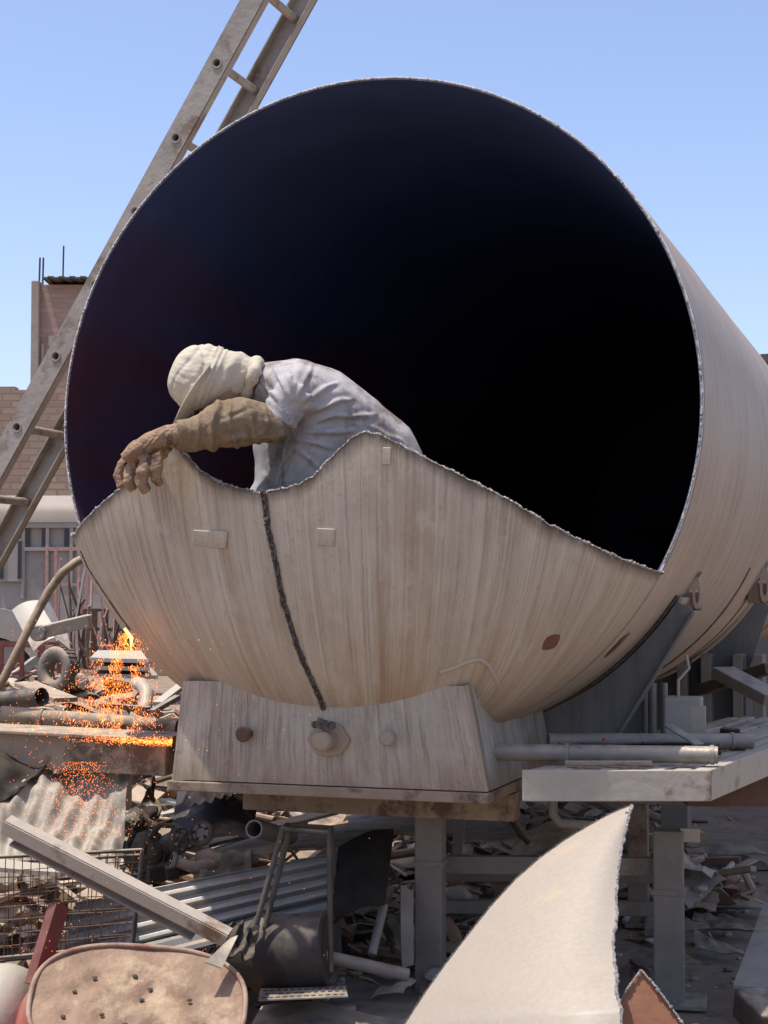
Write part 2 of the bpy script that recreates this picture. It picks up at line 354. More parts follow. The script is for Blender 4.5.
# brick tower far left
def P2(px, Y): return (px-384)/F*Y
Yt = 52
t = thing('brick_tower', 'tall unfinished brick tower with concrete corner column behind the ladder', 'building', (P2(60,Yt), Yt+2, 0))
x0, x1 = P2(29,Yt), P2(135,Yt); zt = at(30,281,Yt).z
MB().box(((x0+x1)/2+.12, Yt+2.1, zt/2-.05), (x1-x0-.26, 4, zt-.1)).build('wall', 'bricktower', t, origin=(0,Yt,0))
MB().box((x0+.13, Yt+2, zt/2), (.26, 4.2, zt)).build('concrete_column', 'conc', t, bevel=.03)
MB().box((x0+.36, Yt+.07, zt/2-1), (.1, .1, zt-2)).build('concrete_column', 'conc', t)
MB().box(((x0+x1)/2+.5, Yt+.06, at(30,341,Yt).z), (x1-x0-.1, .16, .34)).build('ring_beam', 'conc', t)
r = MB()
for i in range(17): r.box((x0+.50+i*.17, Yt+1.8, zt+.03+(.03 if i % 2 else 0)), (.18, 4.4, .05))
r.build('corrugated_roof', 'darkwall', t)
for px_, h_ in ((33, 1.0), (36.5, 1.0), (57, 1.4)):
    q = MB(); xx = P2(px_, Yt); q.tube([(xx, Yt+.5, zt-.2), (xx+.02, Yt+.5, zt+h_*.95-.1)], .028 if px_ > 50 else .03, 6); q.build('rebar_stub', 'iron', t)
# lower brick wall
Yw = 30; zw = at(30,390,Yw).z
wl_ = MB()
wl_.box((P2(-10,Yw)-2, Yw+.15, zw/2), (16, .3, zw))
for k in range(34):
    hh = rnd.choice((0, .06, .1, .15)); wl_.box((-15.7+k*.46, Yw+.15, zw+hh/2+.002), (.44, .28, hh+.004))
wl_.build('brick_wall', 'brick', label='rough brick boundary wall behind the old bus roof', cat='wall', origin=(0,Yw,0))
# old bus
Yb = 22
bt = thing('old_bus', 'derelict grey bus body with pale domed roof before the brick wall', 'bus', (P2(20,Yb), Yb+1.2, 0))
zr0 = at(30,521,Yb).z; zr1 = at(30,494,Yb).z; bx0, bx1 = P2(-80,Yb), P2(140,Yb)
MB().box(((bx0+bx1)/2, Yb+1.25, (zr0+.5)/2+.0), (bx1-bx0, 2.5, zr0-.5)).build('body', 'bus', bt, bevel=.04)
rf = MB()
def roof(u, v):
    a = math.pi*v; return V((bx0-.05+(bx1-bx0+.1)*u, Yb+1.25-1.34*math.cos(a), zr0-.02+(zr1-zr0+.06)*min(1, math.sin(a)**.55)))
rf.grid(roof, 20, 24, .03); rf.build('roof', 'busroof', bt, smooth=50)
MB().box(((bx0+bx1)/2, Yb-.03, zr0-.05), (bx1-bx0, .08, .09)).build('gutter', 'bus', bt, bevel=.01)
for px_ in (-58, -44, -30, -16, -2, 17, 27.3, 45, 67.5):
    zz = at(0,533,Yb)
    MB().box((P2(px_,Yb), Yb-.012, (at(0,519,Yb).z+at(0,546,Yb).z)/2), (.075 if px_ > 5 else .14, .05, .37)).build('window', 'glass', bt)
for px_ in (24, 48, 72, -10):
    MB().box((P2(px_,Yb), Yb-.03, (at(0,519,Yb).z+at(0,600,Yb).z)/2), (.05, .06, 1.05)).build('panel_seam', 'bus', bt, bevel=.01)
MB().box(((P2(24,Yb)+P2(90,Yb))/2, Yb-.035, at(0,549,Yb).z), (.9, .05, .05)).build('window_sill', 'bus', bt)
d = MB(); d.box(((P2(0,Yb)+P2(23,Yb))/2, Yb-.04, (at(0,540,Yb).z+at(0,580,Yb).z)/2), (.32, .05, .58)); dd = d.build('door', 'bus', bt, bevel=.01)
for px_ in (3, 21): MB().box((P2(px_,Yb), Yb-.075, (at(0,540,Yb).z+at(0,580,Yb).z)/2), (.045, .03, .5)).build('pane', 'glass', dd)
wheel = MB(); wheel.lathe((P2(2,Yb), Yb+.1, .55), (0,-1,0), [(.0,.05),(.25,.05),(.3,.12),(.5,.14),(.55,.02),(.55,-.25),(.0,-.25)], 28)
wheel.build('wheel', 'black', bt, smooth=40)
fe = MB(); fe.lathe((P2(-5,Yb), Yb+.05, .3), (0,-1,0), [(.62,-.2),(1.0,-.2),(1.0,.18),(.62,.18)], 30, ang=(math.pi, 2*math.pi)); fe.build('wheel_arch', 'bus', bt, smooth=40)

# dark shed at right behind the tank
Ys = 12.5
st = thing('workshop_shed', 'shaded low shed with brown corrugated sheeting behind the steel platform', 'building', (P2(760,Ys), Ys+1.5, 0))
MB().box((4.6, Ys+1.6, 1.0), (4.4, 3, 2.0)).build('wall', 'darkwall', st)
c = MB(); xa, xb = P2(688,Ys), P2(860,Ys)
c.grid(lambda u, v: (xa+(xb-xa)*u, Ys-.06-.035*math.sin(u*150), 1.42*(1-v)+.0), 300, 1, .004)
c.build('corrugated_sheet', 'shed', st, smooth=60)
MB().box((4.7, Ys+1.45, 2.06), (4.9, 3.6, .1)).build('roof', 'shed', st)
pw = MB(); pw.box((P2(735,9.2)+.1, 9.2, .93), (1.1, .06, .62))
pw.build('steel_screen', 'web', label='upright blue grey steel panel beneath the tank at right', cat='screen')

# ------------------------------------------------------------------ tank frame of reference
C0 = V((-.073, 5.691, 2.129)); TH = math.atan(562/1652); RAD, HD = 1.17, .585
AX = V((math.sin(TH), math.cos(TH), 0)); RV = V((math.cos(TH), -math.sin(TH), 0)); UP = V((0,0,1))
def T(s, X, Z): return C0+AX*s+RV*X+UP*Z
def TC(s, deg, r=RAD): return T(s, r*math.cos(R_(deg)), r*math.sin(R_(deg)))
def on_head(px_, py_, off=0):
    d = at(px_, py_, 5)-V((0,0,1.5)); o = V((0,0,1.5))-C0
    m = lambda w: V((w.dot(AX)/HD, w.dot(RV)/RAD, w.z/RAD)); A, B = m(d), m(o)
    a, b, c_ = A.dot(A), 2*A.dot(B), B.dot(B)-1; D = b*b-4*a*c_
    k = (-b-math.sqrt(max(D, 0)))/2/a; q = o+d*k
    s_, X, Z = q.dot(AX), q.dot(RV), q.z
    n = (AX*(s_/HD**2)+RV*(X/RAD**2)+UP*(Z/RAD**2)).normalized()
    return C0+q+n*off, n
TL = 9.5
tank = thing('storage_tank', 'huge dirty cream cylindrical tank lying on its side, near end cut open', 'tank', T(0,0,-RAD))
TH_ = .012
sh = MB(); NS, NA = 60, 160
svals = [0]+[.04+(TL-.04)*(i/(NS-1))**1.4 for i in range(NS)]
def shell(r, flip):
    vs = [TC(s_, 360*j/NA+90, r+(min(1, s_/.6)*.0035*nz((s_*2, math.cos(j/NA*6.283)*2, math.sin(j/NA*6.283)*2), 1) if r > RAD-.001 else 0)) for s_ in svals for j in range(NA)]
    fs = []
    for i in range(len(svals)-1):
        for j in range(NA):
            q = (i*NA+j, i*NA+(j+1) % NA, (i+1)*NA+(j+1) % NA, (i+1)*NA+j); fs.append(q[::-1] if flip else q)
    return vs, fs
vo, fo = shell(RAD, False); base = 0
for i, s_ in enumerate(svals):
    for j in range(NA):
        a = (360*j/NA+90); sh.uv[i*NA+j] = (s_, RAD*R_(abs(((a-90+180) % 360)-180)))
sh.add(vo, fo); vi, fi = shell(RAD-TH_, True); sh.add(vi, fi)
nO = len(vo); nf_out = len(fo); nf_in = len(fi)
sh.f += [(j, nO+j, nO+(j+1) % NA, (j+1) % NA) for j in range(NA)]
sh.f.append(tuple(nO+(len(svals)-1)*NA+j for j in range(NA)))
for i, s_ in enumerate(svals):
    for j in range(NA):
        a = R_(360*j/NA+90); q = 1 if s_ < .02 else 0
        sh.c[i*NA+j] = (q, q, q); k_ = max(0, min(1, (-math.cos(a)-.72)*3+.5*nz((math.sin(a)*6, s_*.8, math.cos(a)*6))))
        sh.c[nO+i*NA+j] = (.052+.075*k_, .078-.045*k_, .185-.150*k_)  # inner wall: rust at the left, navy glare of the sky painted in elsewhere
sh.build('shell', 'tankside', tank, col=True, smooth=40, slots=['soot_glare'], fslot=lambda i: 0 if i < nf_out else 1)
# dished end: what is left of it, an ellipsoid cut along a ragged line
EDGE = [(-1.09,-.41),(-1.05,-.425),(-.98,-.42),(-.96,-.405),(-.867,-.362),(-.806,-.331),(-.72,-.29),(-.653,-.255),(-.60,-.205),(-.561,-.172),(-.52,-.138),(-.495,-.131),(-.457,-.148),(-.41,-.19),(-.363,-.236),(-.30,-.272),(-.236,-.293),(-.15,-.312),(-.136,-.322),(-.12,-.308),
        (-.06,-.300),(-.008,-.287),(.04,-.262),(.09,-.215),(.128,-.182),(.17,-.146),(.21,-.131),(.25,-.139),(.318,-.172),(.42,-.228),(.527,-.283),(.64,-.345),(.752,-.420),(.85,-.474),(.937,-.520),(1.02,-.558),(1.05,-.568)]
def ztop(X):
    for (a, b), (c_, d_) in zip(EDGE, EDGE[1:]):
        if X <= c_: return b+(d_-b)*max(0, (X-a))/(c_-a)+.0045*nz((X*45, 0, 0))+.004*nz((X*140, 3, 0))
    return EDGE[-1][1]
XL, XR_ = -1.085, 1.03
NX, NB = 420, 70
def head_pt(u, v, th=0):
    X = -RAD*math.cos(math.acos(-XL/RAD)+(math.acos(-XR_/RAD)-math.acos(-XL/RAD))*u)
    Rc = math.sqrt(RAD**2-X*X); z1 = min(ztop(X), -.0); bt_ = math.acos(max(-1, min(1, -z1/Rc)))
    b = bt_*v; Z = -Rc*math.cos(b); s_ = -HD*Rc/RAD*math.sin(b)
    w_ = .004*nz((X*1.6, Z*1.6, 0)) * (1 if v > .02 else 0)
    return X, Z, s_-w_
def head_uv(u, v):
    X, Z, s_ = head_pt(u, v); return (X/max(.02, abs(s_)/HD)**.62*1.3+7, Z*1.0)
hd = MB(); hd.grid(lambda u, v: T(head_pt(u, v)[2], head_pt(u, v)[0], head_pt(u, v)[1]), NX, NB, -.011 if False else .011, head_uv)
nf1 = NX*NB
for i in range(NX+1):
    for j in range(NB+1):
        X, Z, s_ = head_pt(i/NX, j/NB); dd_ = max(0, ztop(X)-Z)+max(0, 0); q = max(0, 1-dd_/(.05+.035*nz((X*9,0,4))))**1.2
        hd.c[i*(NB+1)+j] = (q, q, q); hd.c[(NX+1)*(NB+1)+i*(NB+1)+j] = (q, q, q)
head = hd.build('end_cap', 'tank', tank, col=True, smooth=50, slots=['innerhead', 'slag'], fslot=lambda i: 0 if i < nf1 else (1 if i < 2*nf1 else 2))
# ragged molten bead along the cuts
def bead(name, pts, r, m, par, jit=.4, n=8, seed=0):
    b = MB(); rr = [r*max(.25, 1+jit*.8*nz((i*.9, seed, 0))+jit*.9*nz((i*.11, seed, 9))+jit*.6*nz((i*2.3, seed, 5))) for i in range(len(pts))]
    pp = [p+V((nz((i*.7,1,seed)), nz((i*.7,9,seed)), nz((i*.7,17,seed))))*r*.9 for i, p in enumerate(pts)]
    b.tube(pp, rr, n); return b.build(name, m, par, smooth=70)
NP = 520
bead('cut_edge', [T(head_pt(i/NP, 1)[2]+.004, head_pt(i/NP, 1)[0], head_pt(i/NP, 1)[1]) for i in range(NP+1)], .0040, 'slag', head, 1.0)
bead('cut_edge', [TC(-.001, -27+i*(232/900), RAD-.006) for i in range(901)], .0038, 'slag', tank, 1.0, seed=4)
# cut kerf being burned at the left between shell and cap
SEAM = [(81,551),(88,567),(98,583),(110,601),(121,617),(131,630)]
SM = []
for (xa_, ya), (xb_, yb) in zip(SEAM, SEAM[1:]):
    for k in range(24): SM.append(on_head(xa_+(xb_-xa_)*k/24, ya+(yb-ya)*k/24, .001)[0])
bead('cut_seam', SM, .0036, 'slagdark', tank, .4, seed=8)
SEAM2 = [(131,630),(143,644),(158,660),(172,674),(184,684)]
SM = []
for (xa_, ya), (xb_, yb) in zip(SEAM2, SEAM2[1:]):
    for k in range(24): SM.append(on_head(xa_+(xb_-xa_)*k/24, ya+(yb-ya)*k/24, .0005)[0])
bead('weld_seam', SM, .0026, 'tank', tank, .3, seed=9)
for s_ in (2.35, 2.95, 5.4):   # circumferential weld seams low on the shell
    b = MB(); b.tube([TC(s_, -148+q*2, RAD+.0005) for q in range(62)], .0055, 6); b.build('weld_seam', 'slagdark', tank, smooth=60)
# wrap plate at the second saddle
wp = MB(); wp.grid(lambda u, v: TC(.64+.20*v, -147+114*u, RAD+.012), 90, 2, .012, lambda u, v: (.5+.3*v, 2+2*u))
wp.build('wrap_plate', 'tankside', tank, smooth=40)
b = MB(); b.tube([TC(.612, -147+114*q/60, RAD+.003) for q in range(61)], .007, 6); b.build('weld_seam', 'slagdark', tank, smooth=60)
# thin pad under the front saddle: wavy weld line
padpts = [(440,672),(456,667),(470,661),(480,659),(488,664),(494,674),(500,686),(508,697),(520,704),(535,705),(548,703)]
b = MB(); b.tube([on_head(x_, y_, .001)[0] if x_ < 505 else TC(.05+(x_-505)*.008, -74+(x_-505)*.08, RAD+.004) for x_, y_ in padpts], .0065, 8); b.build('weld_seam', 'tank', tank, smooth=60)
def head_patch(name, px_, py_, w_, h_, m, rot=0, th=.004, label=None):
    b = MB(); c_, s2 = math.cos(rot), math.sin(rot)
    def fn(u, v):
        dx, dy = (u-.5)*w_, (v-.5)*h_
        if name == 'rust_patch': dx -= dy*.62; k_ = 1-.22*max(0, abs(u-.5)*2+abs(v-.5)*2-1.2); dx *= k_; dy *= k_
        return on_head(px_+dx*c_-dy*s2, py_+dx*s2+dy*c_, th)[0]
    b.grid(lambda u, v: fn(u, v), 8, 8, -.006, lambda u, v: (.3+u*.05, v*.1))
    o = b.build(name, m, head, smooth=30, bevel=.0015)
    if label: o['label'] = label
head_patch('welded_patch', 326, 537, 18, 17, 'tank', .05, .005, 'small pale square patch right of the torch cut')
head_patch('welded_patch', 202, 538, 18, 15, 'tank', .08, .004, 'faint square patch left of the torch cut')
head_patch('welded_patch', 219, 539, 17, 17, 'tank', .08, .007)
head_patch('welded_patch', 387, 456, 8, 17, 'tank', .02, .005, 'narrow upright patch under the right peak')
head_patch('rust_patch', 551, 642, 16, 14, 'rustpatch', -.16, .0025, 'rust red rectangular mark')
b = MB(); b.grid(lambda u, v: TC(.12+.05*u, -42-4.0*v+u*1.5, RAD+.003), 5, 5, .004); b.build('rust_patch', 'rustpatch', tank)
# lifting lugs on the right flank
for s_, dg in ((.86, -33), (2.9, -31)):
    o = TC(s_, dg); n = (RV*math.cos(R_(dg))+UP*math.sin(R_(dg))); tn = (RV*math.sin(R_(-dg))+UP*math.cos(R_(dg)))
    k = .8 if s_ < 1 else 1.15
    lg = thing('lifting_lug', None, None, o); lg.parent = tank; lg.location = o-wloc(tank)
    b = MB(); b.box(o+n*.03*k-UP*.01, (.09*k, .085*k, .085*k), ax=(AX, RV, UP)); b.build('lug_block', 'framebrown', lg, bevel=.004)
    b = MB(); cc = o+RV*.055*k+UP*.01*k+AX*-.055*k; ring_o = []; ring_i = []
    for q in range(24):
        a = 2*math.pi*q/24; ring_o.append((.020*k*math.cos(a), .075*k*math.copysign(abs(math.sin(a))**.7, math.sin(a)))); ring_i.append((.009*k*math.cos(a), .034*k*math.sin(a)-.01*k))
    Xd, Zd = RV, UP
    vo_ = [cc+Xd*x_+Zd*z_+AX*d_ for d_ in (0, .014) for x_, z_ in ring_o]; vi_ = [cc+Xd*x_+Zd*z_+AX*d_ for d_ in (0, .014) for x_, z_ in ring_i]
    fs = []
    for q in range(24):
        q2 = (q+1) % 24; fs += [(q, q2, 48+q2, 48+q), (24+q2, 24+q, 72+q, 72+q2), (q2, q, 24+q, 24+q2), (48+q, 48+q2, 72+q2, 72+q)]
    b.add(vo_+vi_, fs); b.build('lug_plate', 'tankside', lg, bevel=.002)
    b = MB(); b.bar(o+tn*.13*k+n*.005-AX*.02, o+RV*.055*k+UP*.07*k-AX*.05*k, .02, .008); b.build('brace', 'tankside', lg)

# ------------------------------------------------------------------ saddle under the near end
sad = thing('tank_saddle', 'streaked pale grey welded saddle box under the open tank end', 'saddle', T(.1, 0, .872-2.129))
ZB = .874-2.129
def box_uv(mb, poly_uv, base): 
    for i, q in enumerate(poly_uv): mb.uv[base+i] = q
b = MB(); b.grid(lambda u, v: T(-.29, (-.574+1.095*u)*(1-v)+(-.536+.992*u)*v, ZB+(1.205-.874)*v), 30, 10, -.012, lambda u, v: (1.1*u+3, v*.35)); b.build('front_plate', 'saddle', sad, smooth=30)
for sg, xb_, xt_ in ((1, .518, .455), (-1, -.571, -.535)):
    b = MB(); b.grid(lambda u, v: T(-.277+.86*u, xb_*(1-v)+xt_*v, ZB+(1.205-.874)*v), 20, 10, .012 if sg < 0 else -.012, lambda u, v: (.9*u+sg*2, v*.35)); b.build('side_plate', 'saddle', sad)
# fillet edge of the front plate
b = MB(); b.bar(T(-.296, .522, ZB), T(-.296, .457, ZB+.335), .022, .012, up=RV); b.build('corner_strip', 'saddle', sad, bevel=.003)
for px_ in (249, 392):
    o = at(px_, 733 if px_ < 300 else 737, 5.42-(px_-330)/285*.32*.94+.0)
    bl = thing('pipe_stub', None, None, o); bl.parent = sad; bl.location = o-wloc(sad)
    b = MB(); b.lathe(o, -AX, [(.036,-.02),(.036,.004),(.022,.006),(.022,.004)], 20); b.build('flange', 'saddle', bl, smooth=30)
    b = MB(); b.lathe(o, -AX, [(.017,-.02),(.017,.045),(.012,.047),(.012,.0)], 16); b.build('pipe_end', 'iron', bl, smooth=30)
    b = MB(); b.lathe(o-AX*.045, -AX, [(.0,.0),(.026,.0),(.027,.006),(.021,.014),(.0,.016)], 16); b.build('cap', 'rust' if px_ < 300 else 'saddle', bl, smooth=30)
# anchor boss with its lug plate
lo = at(323, 741, 5.35)
lt = thing('anchor_boss', None, None, lo); lt.parent = sad; lt.location = lo-wloc(sad)
b = MB(); b.lathe(lo, -AX, [(0,.024),(.026,.022),(.033,.014),(.034,-.07),(0,-.07)], 24); b.build('boss', 'saddle', lt, smooth=35)
b = MB(); pr = [lo+RV*x_+UP*z_+AX*.045 for x_, z_ in ((-.075,.0),(-.045,.045),(.0,.062),(.045,.045),(.075,.0),(.045,-.045),(.0,-.055),(-.045,-.045))]; b.prism(pr, AX*.02); b.build('lug_plate', 'saddle', lt, bevel=.003)
b = MB(); b.box(lo+UP*.055-AX*.01, (.035,.03,.03), rot=(10,20,15)); b.ell(lo+UP*.05+RV*.03, (.014,.012,.014)); b.ell(lo+UP*.052-RV*.028, (.012,.012,.012)); b.build('shackle', 'slagdark', lt, smooth=40, bevel=.003)

# torch-cut slit down the cap, with a lip of slag on each side
ch = [(263,491),(265,503),(267,520),(271,540),(276,562),(280,585),(284,603),(290,622),(296,642),(303,660),(311,678),(318,693),(323,706),(325,714)]
def resample(pts, step):
    out = [pts[0].copy()]; acc = 0
    for p, q in zip(pts, pts[1:]):
        L = (q-p).length; t_ = step-acc
        while t_ <= L: out.append(p+(q-p)*(t_/L)); t_ += step
        acc = L-(t_-step)
    return out
ctr = []
for (xa_, ya), (xb_, yb) in zip(ch, ch[1:]):
    for k in range(14): ctr.append((xa_+(xb_-xa_)*k/14, ya+(yb-ya)*k/14))
def slitpt(i, o_, off):
    x_, y_ = ctr[i]; j = 1.0*nz((i*.16, 2, 0))+.7*nz((i*.5, 7, 0)); return on_head(x_+o_+j, y_, off)[0]
b = MB(); nC = len(ctr)-1
b.grid(lambda u, v: slitpt(int(round(u*nC)), (v-.5)*(4.6+1.5*nz((u*30, 0, 5))), .0012), nC, 4, -.004); b.build('torch_cut', mat('burnt_kerf', (.018,.013,.012), (.045,.032,.027), .7, scale=80, bump=.5), head, smooth=40)
for o_, sd_ in ((-1.5, 21), (1.5, 33)):
    bead('cut_lip', [slitpt(i, o_+.7*nz((i*.08, sd_, 0)), .003) for i in range(nC+1)], .0036, 'slagdark', head, 1.2, seed=sd_)
b = MB()
for i in range(0, nC, 9): b.ell(slitpt(i, 1.6*nz((i, 1, 1)), .004), (.0050,.005,.0085), n=8, m=6)
b.ell(slitpt(nC-3, 0, .004), (.009,.006,.012), n=10, m=7, f=lambda q: q+V((nz(q,90), 0, nz(q,90,4)))*.003)
b.build('slag_drops', 'slagdark', head, smooth=60, kind='stuff')

# second, winged saddle
sa2 = thing('winged_saddle', 'dark blue grey saddle plate with slanting wing behind the pale saddle', 'saddle', T(.64, 0, .87-2.129))
def web_poly(s_, xt, xb_, zb):
    a0 = math.acos(xt/1.255); arc = [T(s_, (RAD+.013)*math.cos(q), -(RAD+.013)*math.sin(q)) for q in [a0+.0+(math.pi-2*a0)*k/40 for k in range(41)]]
    return [T(s_, xt+.005, -.70), T(s_, xt-.02, -.675)]+arc+[T(s_, -xt+.02, -.675), T(s_, -xt-.005, -.70), T(s_, -xb_, zb), T(s_, xb_, zb)]
b = MB(); pl = web_poly(.62, 1.04, .70, ZB+.0)
nvx = len(pl); b.prism(pl, AX*.016)
for i, p in enumerate(b.v): b.uv[i] = ((p-C0).dot(RV)+4, p.z)
b.build('web_plate', 'web', sa2)
for sg in (1, -1):
    b = MB(); b.bar(T(.60, sg*1.045, -.70), T(.60, sg*.705, ZB), .010, .04, up=AX); b.build('edge_flange', 'web', sa2, bevel=.002)
b = MB(); b.box(T(.69, 0, ZB+.008), (1.9, .3, .016), ax=(RV, AX, UP)); b.build('base_plate', 'frame', sa2)
sa3 = thing('rear_saddle', 'pale upright saddle plate far back under the tank', 'saddle', T(3.3, 0, .6-2.129))
b = MB(); b.prism(web_poly(3.3, 1.04, .75, .55-2.129), AX*.02)
for i, p in enumerate(b.v): b.uv[i] = ((p-C0).dot(RV)+9, p.z)
b.build('web_plate', 'web', sa3)
for xx in (.62, .74, .9, 1.0): 
    b = MB(); b.box(T(3.2, xx, -1.25), (.05, .16, .62), ax=(RV, AX, UP)); b.build('rib', 'frame', sa3, bevel=.003)
for xx in (-.55, .55):
    b = MB(); b.box(T(3.35, xx, .3-2.129), (.14, .14, .56), ax=(RV, AX, UP)); b.build('leg', 'frame', sa3, bevel=.004)

# support frame
fr = thing('support_frame', 'rusty grey steel support frame on posts under the tank saddle', 'frame', (0.3, 6.2, 0))
b = MB(); b.box(T(-.06, -.03, .853-2.129), (1.12, .5, .034), ax=(RV, AX, UP)); b.build('deck_flange', 'framebrown', fr, bevel=.004)
b = MB(); b.box(T(.05, .04, .785-2.129), (.98, .09, .09), ax=(RV, AX, UP)); b.build('cross_beam', 'framebrown', fr, bevel=.004)
b = MB(); b.box(T(.82, .1, .785-2.129), (2.1, .12, .13), ax=(RV, AX, UP)); b.build('cross_beam', 'frame', fr, bevel=.004)
for sx_ in (-.5, .62):
    b = MB(); b.bar(T(.9, sx_, .79-2.129), T(5, sx_, .74-2.129), .1, .14); b.build('long_beam', 'frame', fr, bevel=.004)
def post(px_, Y, top, foot, wd, m='frame', collar=None, par=fr):
    x_ = P2(px_, Y); o = V((x_, Y, foot))
    g_ = thing('post', None, None, o); g_.parent = par; g_.location = o-wloc(par)
    b = MB(); b.box((x_, Y, (top+foot)/2), (wd, wd, top-foot), rot=(0,0,-12)); b.build('column', m, g_, bevel=.006)
    b = MB(); b.box((x_+.03, Y, foot+.008), (wd*1.9, wd*1.9, .016), rot=(0,0,-12)); b.build('base_plate', m, g_, bevel=.002)
    if collar: b = MB(); b.box((x_, Y, collar), (wd*1.12, wd*1.12, .02), rot=(0,0,-12)); b.build('collar', m, g_, bevel=.002)
    return g_
post(430, 5.95, .83, .02, .098, 'frame', .54)
post(666, 6.06, .64, .015, .108, 'frame', .42)
post(636, 7.4, .80, .03, .09, 'framebrown')
post(120, 7.6, .80, .3, .10)
for z_, Y_, xa_, xb_, hh in ((.50, 6.15, 445, 650, .065), (.40, 6.5, 440, 655, .04), (.30, 6.4, 440, 655, .05)):
    b = MB(); b.bar((P2(xa_,Y_), Y_, z_), (P2(xb_,Y_), Y_-.05, z_), .05, hh); b.build('brace_rail', 'frame', fr, bevel=.004)
b = MB(); b.bar(at(455,870,6.5), at(463,795,6.5), .04, .04); b.build('strut', 'frame', fr, bevel=.004)

# ------------------------------------------------------------------ platform on the right with pipes
pz = .951
pl = thing('steel_platform', 'pale steel slatted platform projecting beside the tank saddle', 'platform', (.7, 5.2, .88))
pa = at(521,769,5.15); pb_ = at(710,769,5.15); PD = V((math.sin(R_(26)), math.cos(R_(26)), 0))
pa.z = pb_.z = 0
def PP(x_, d_, z_): return V((pa.x+(pb_.x-pa.x)*x_, pa.y, z_))+PD*d_
b = MB(); b.bar(PP(0,.01,pz-.048), PP(1,.01,pz-.048), .02, .096); b.build('front_beam', 'white', pl, bevel=.003)
b = MB(); b.bar(PP(1,.02,pz-.048)-V((.01,0,0)), PP(1,2.6,pz-.048)-V((.01,0,0)), .02, .096); b.build('side_beam', 'white', pl, bevel=.003)
b = MB(); b.bar(PP(0,.02,pz-.05)+V((.01,0,0)), PP(0,1.0,pz-.05)+V((.01,0,0)), .02, .09); b.build('side_beam', 'white', pl, bevel=.003)
for k in range(8):
    b = MB(); xx = (k+.5)/8; b.bar(PP(xx,.025,pz-.012+.004*(k % 2)), PP(xx,2.5,pz-.012+.004*(k % 2)), .046, .014); b.build('slat', 'white', pl, bevel=.003)
b = MB(); b.bar(PP(.05,1.2,pz-.07), PP(.98,1.2,pz-.07), .08, .08); b.build('bearer', 'framebrown', pl)
b = MB(); b.bar(PP(.42,.95,pz-.155), PP(.93,.95,pz-.155), .08, .12); b.build('bearer', 'rust', pl, bevel=.003)
b = MB(); b.box(at(690,835,6.02), (.07,.02,.05), rot=(0,0,-8)); b.build('gusset_plate', 'white', pl, bevel=.002)
def pipe(label, p, q, r, m, hollow=.004, collars=(), cat='pipe', name='steel_pipe'):
    p, q = V(p), V(q)
    if not collars:
        b = MB(); b.tube([p, p.lerp(q,.5), q], r, 24, hollow=hollow); return b.build(name, m, smooth=40, label=label, cat=cat)
    t_ = thing(name, label, cat, (p+q)/2-V((0,0,r)))
    b = MB(); b.tube([p, p.lerp(q,.5), q], r, 24, hollow=hollow); b.build('tube', m, t_, smooth=40)
    for k in collars:
        c_ = p.lerp(q, k); d = (q-p).normalized(); b = MB(); b.tube([c_-d*.006, c_+d*.006], r*1.13, 24, hollow=r*.13-.0005); b.build('collar', m, t_, smooth=40)
    return t_
pipe('pale steel pipe with sunlit right end lying across the platform front', at(492,752,5.40), at(718,755,5.25), .0275, 'steel', collars=(.34,.975))
pipe('second grey pipe lying behind the front pipe on the platform', at(548,741,5.75), at(752,741,5.85), .027, 'steel', collars=(.9,))
b = MB(); b.bar(at(565,763,5.24), at(652,763,5.22), .03, .014); b.build('timber_offcut', 'wood', label='short brown timber strip lying under the front platform pipe', cat='timber', bevel=.003)
t = thing('control_box', 'pale grey metal box standing on the platform under the tank', 'box', PP(.5,1.3,pz))
q = at(684,712,6.0); b = MB(); b.box((q.x, 6.0, (pz+at(0,697,6).z)/2), (.13, .16, at(0,697,6).z-pz), rot=(0,0,-14)); b.build('body', 'box', t, bevel=.006)
b = MB(); b.box((q.x+.035, 5.915, (pz+at(0,697,6).z)/2), (.055, .012, .12), rot=(0,0,-14)); b.build('door', 'white', t, bevel=.003)
b = MB(); b.tube([(q.x-.02,6,at(0,697,6).z-.01), (q.x-.02,6,at(0,680,6).z), (q.x+.02,6,at(0,668,6).z), (q.x+.01,6,at(0,655,6).z)], .006, 8); b.build('cable', 'white', t, smooth=60)
t = thing('drum_cap', 'squat black ribbed cap standing on the platform beside the grey box', 'cap', (at(730,727,5.9).x, 5.9, pz))
b = MB(); o = V((at(730,727,5.9).x, 5.9, pz+.004)); b.lathe(o, UP, [(0,0),(.065,0),(.065,.02),(.055,.022),(.055,.035),(.062,.036),(.062,.045),(0,.045)], 28); b.build('base', 'black', t, smooth=30)
b = MB(); b.lathe(o+UP*.045, UP, [(.035,0),(.035,.018),(.028,.02),(0,.02)], 24); b.build('knob', 'black', t, smooth=30)
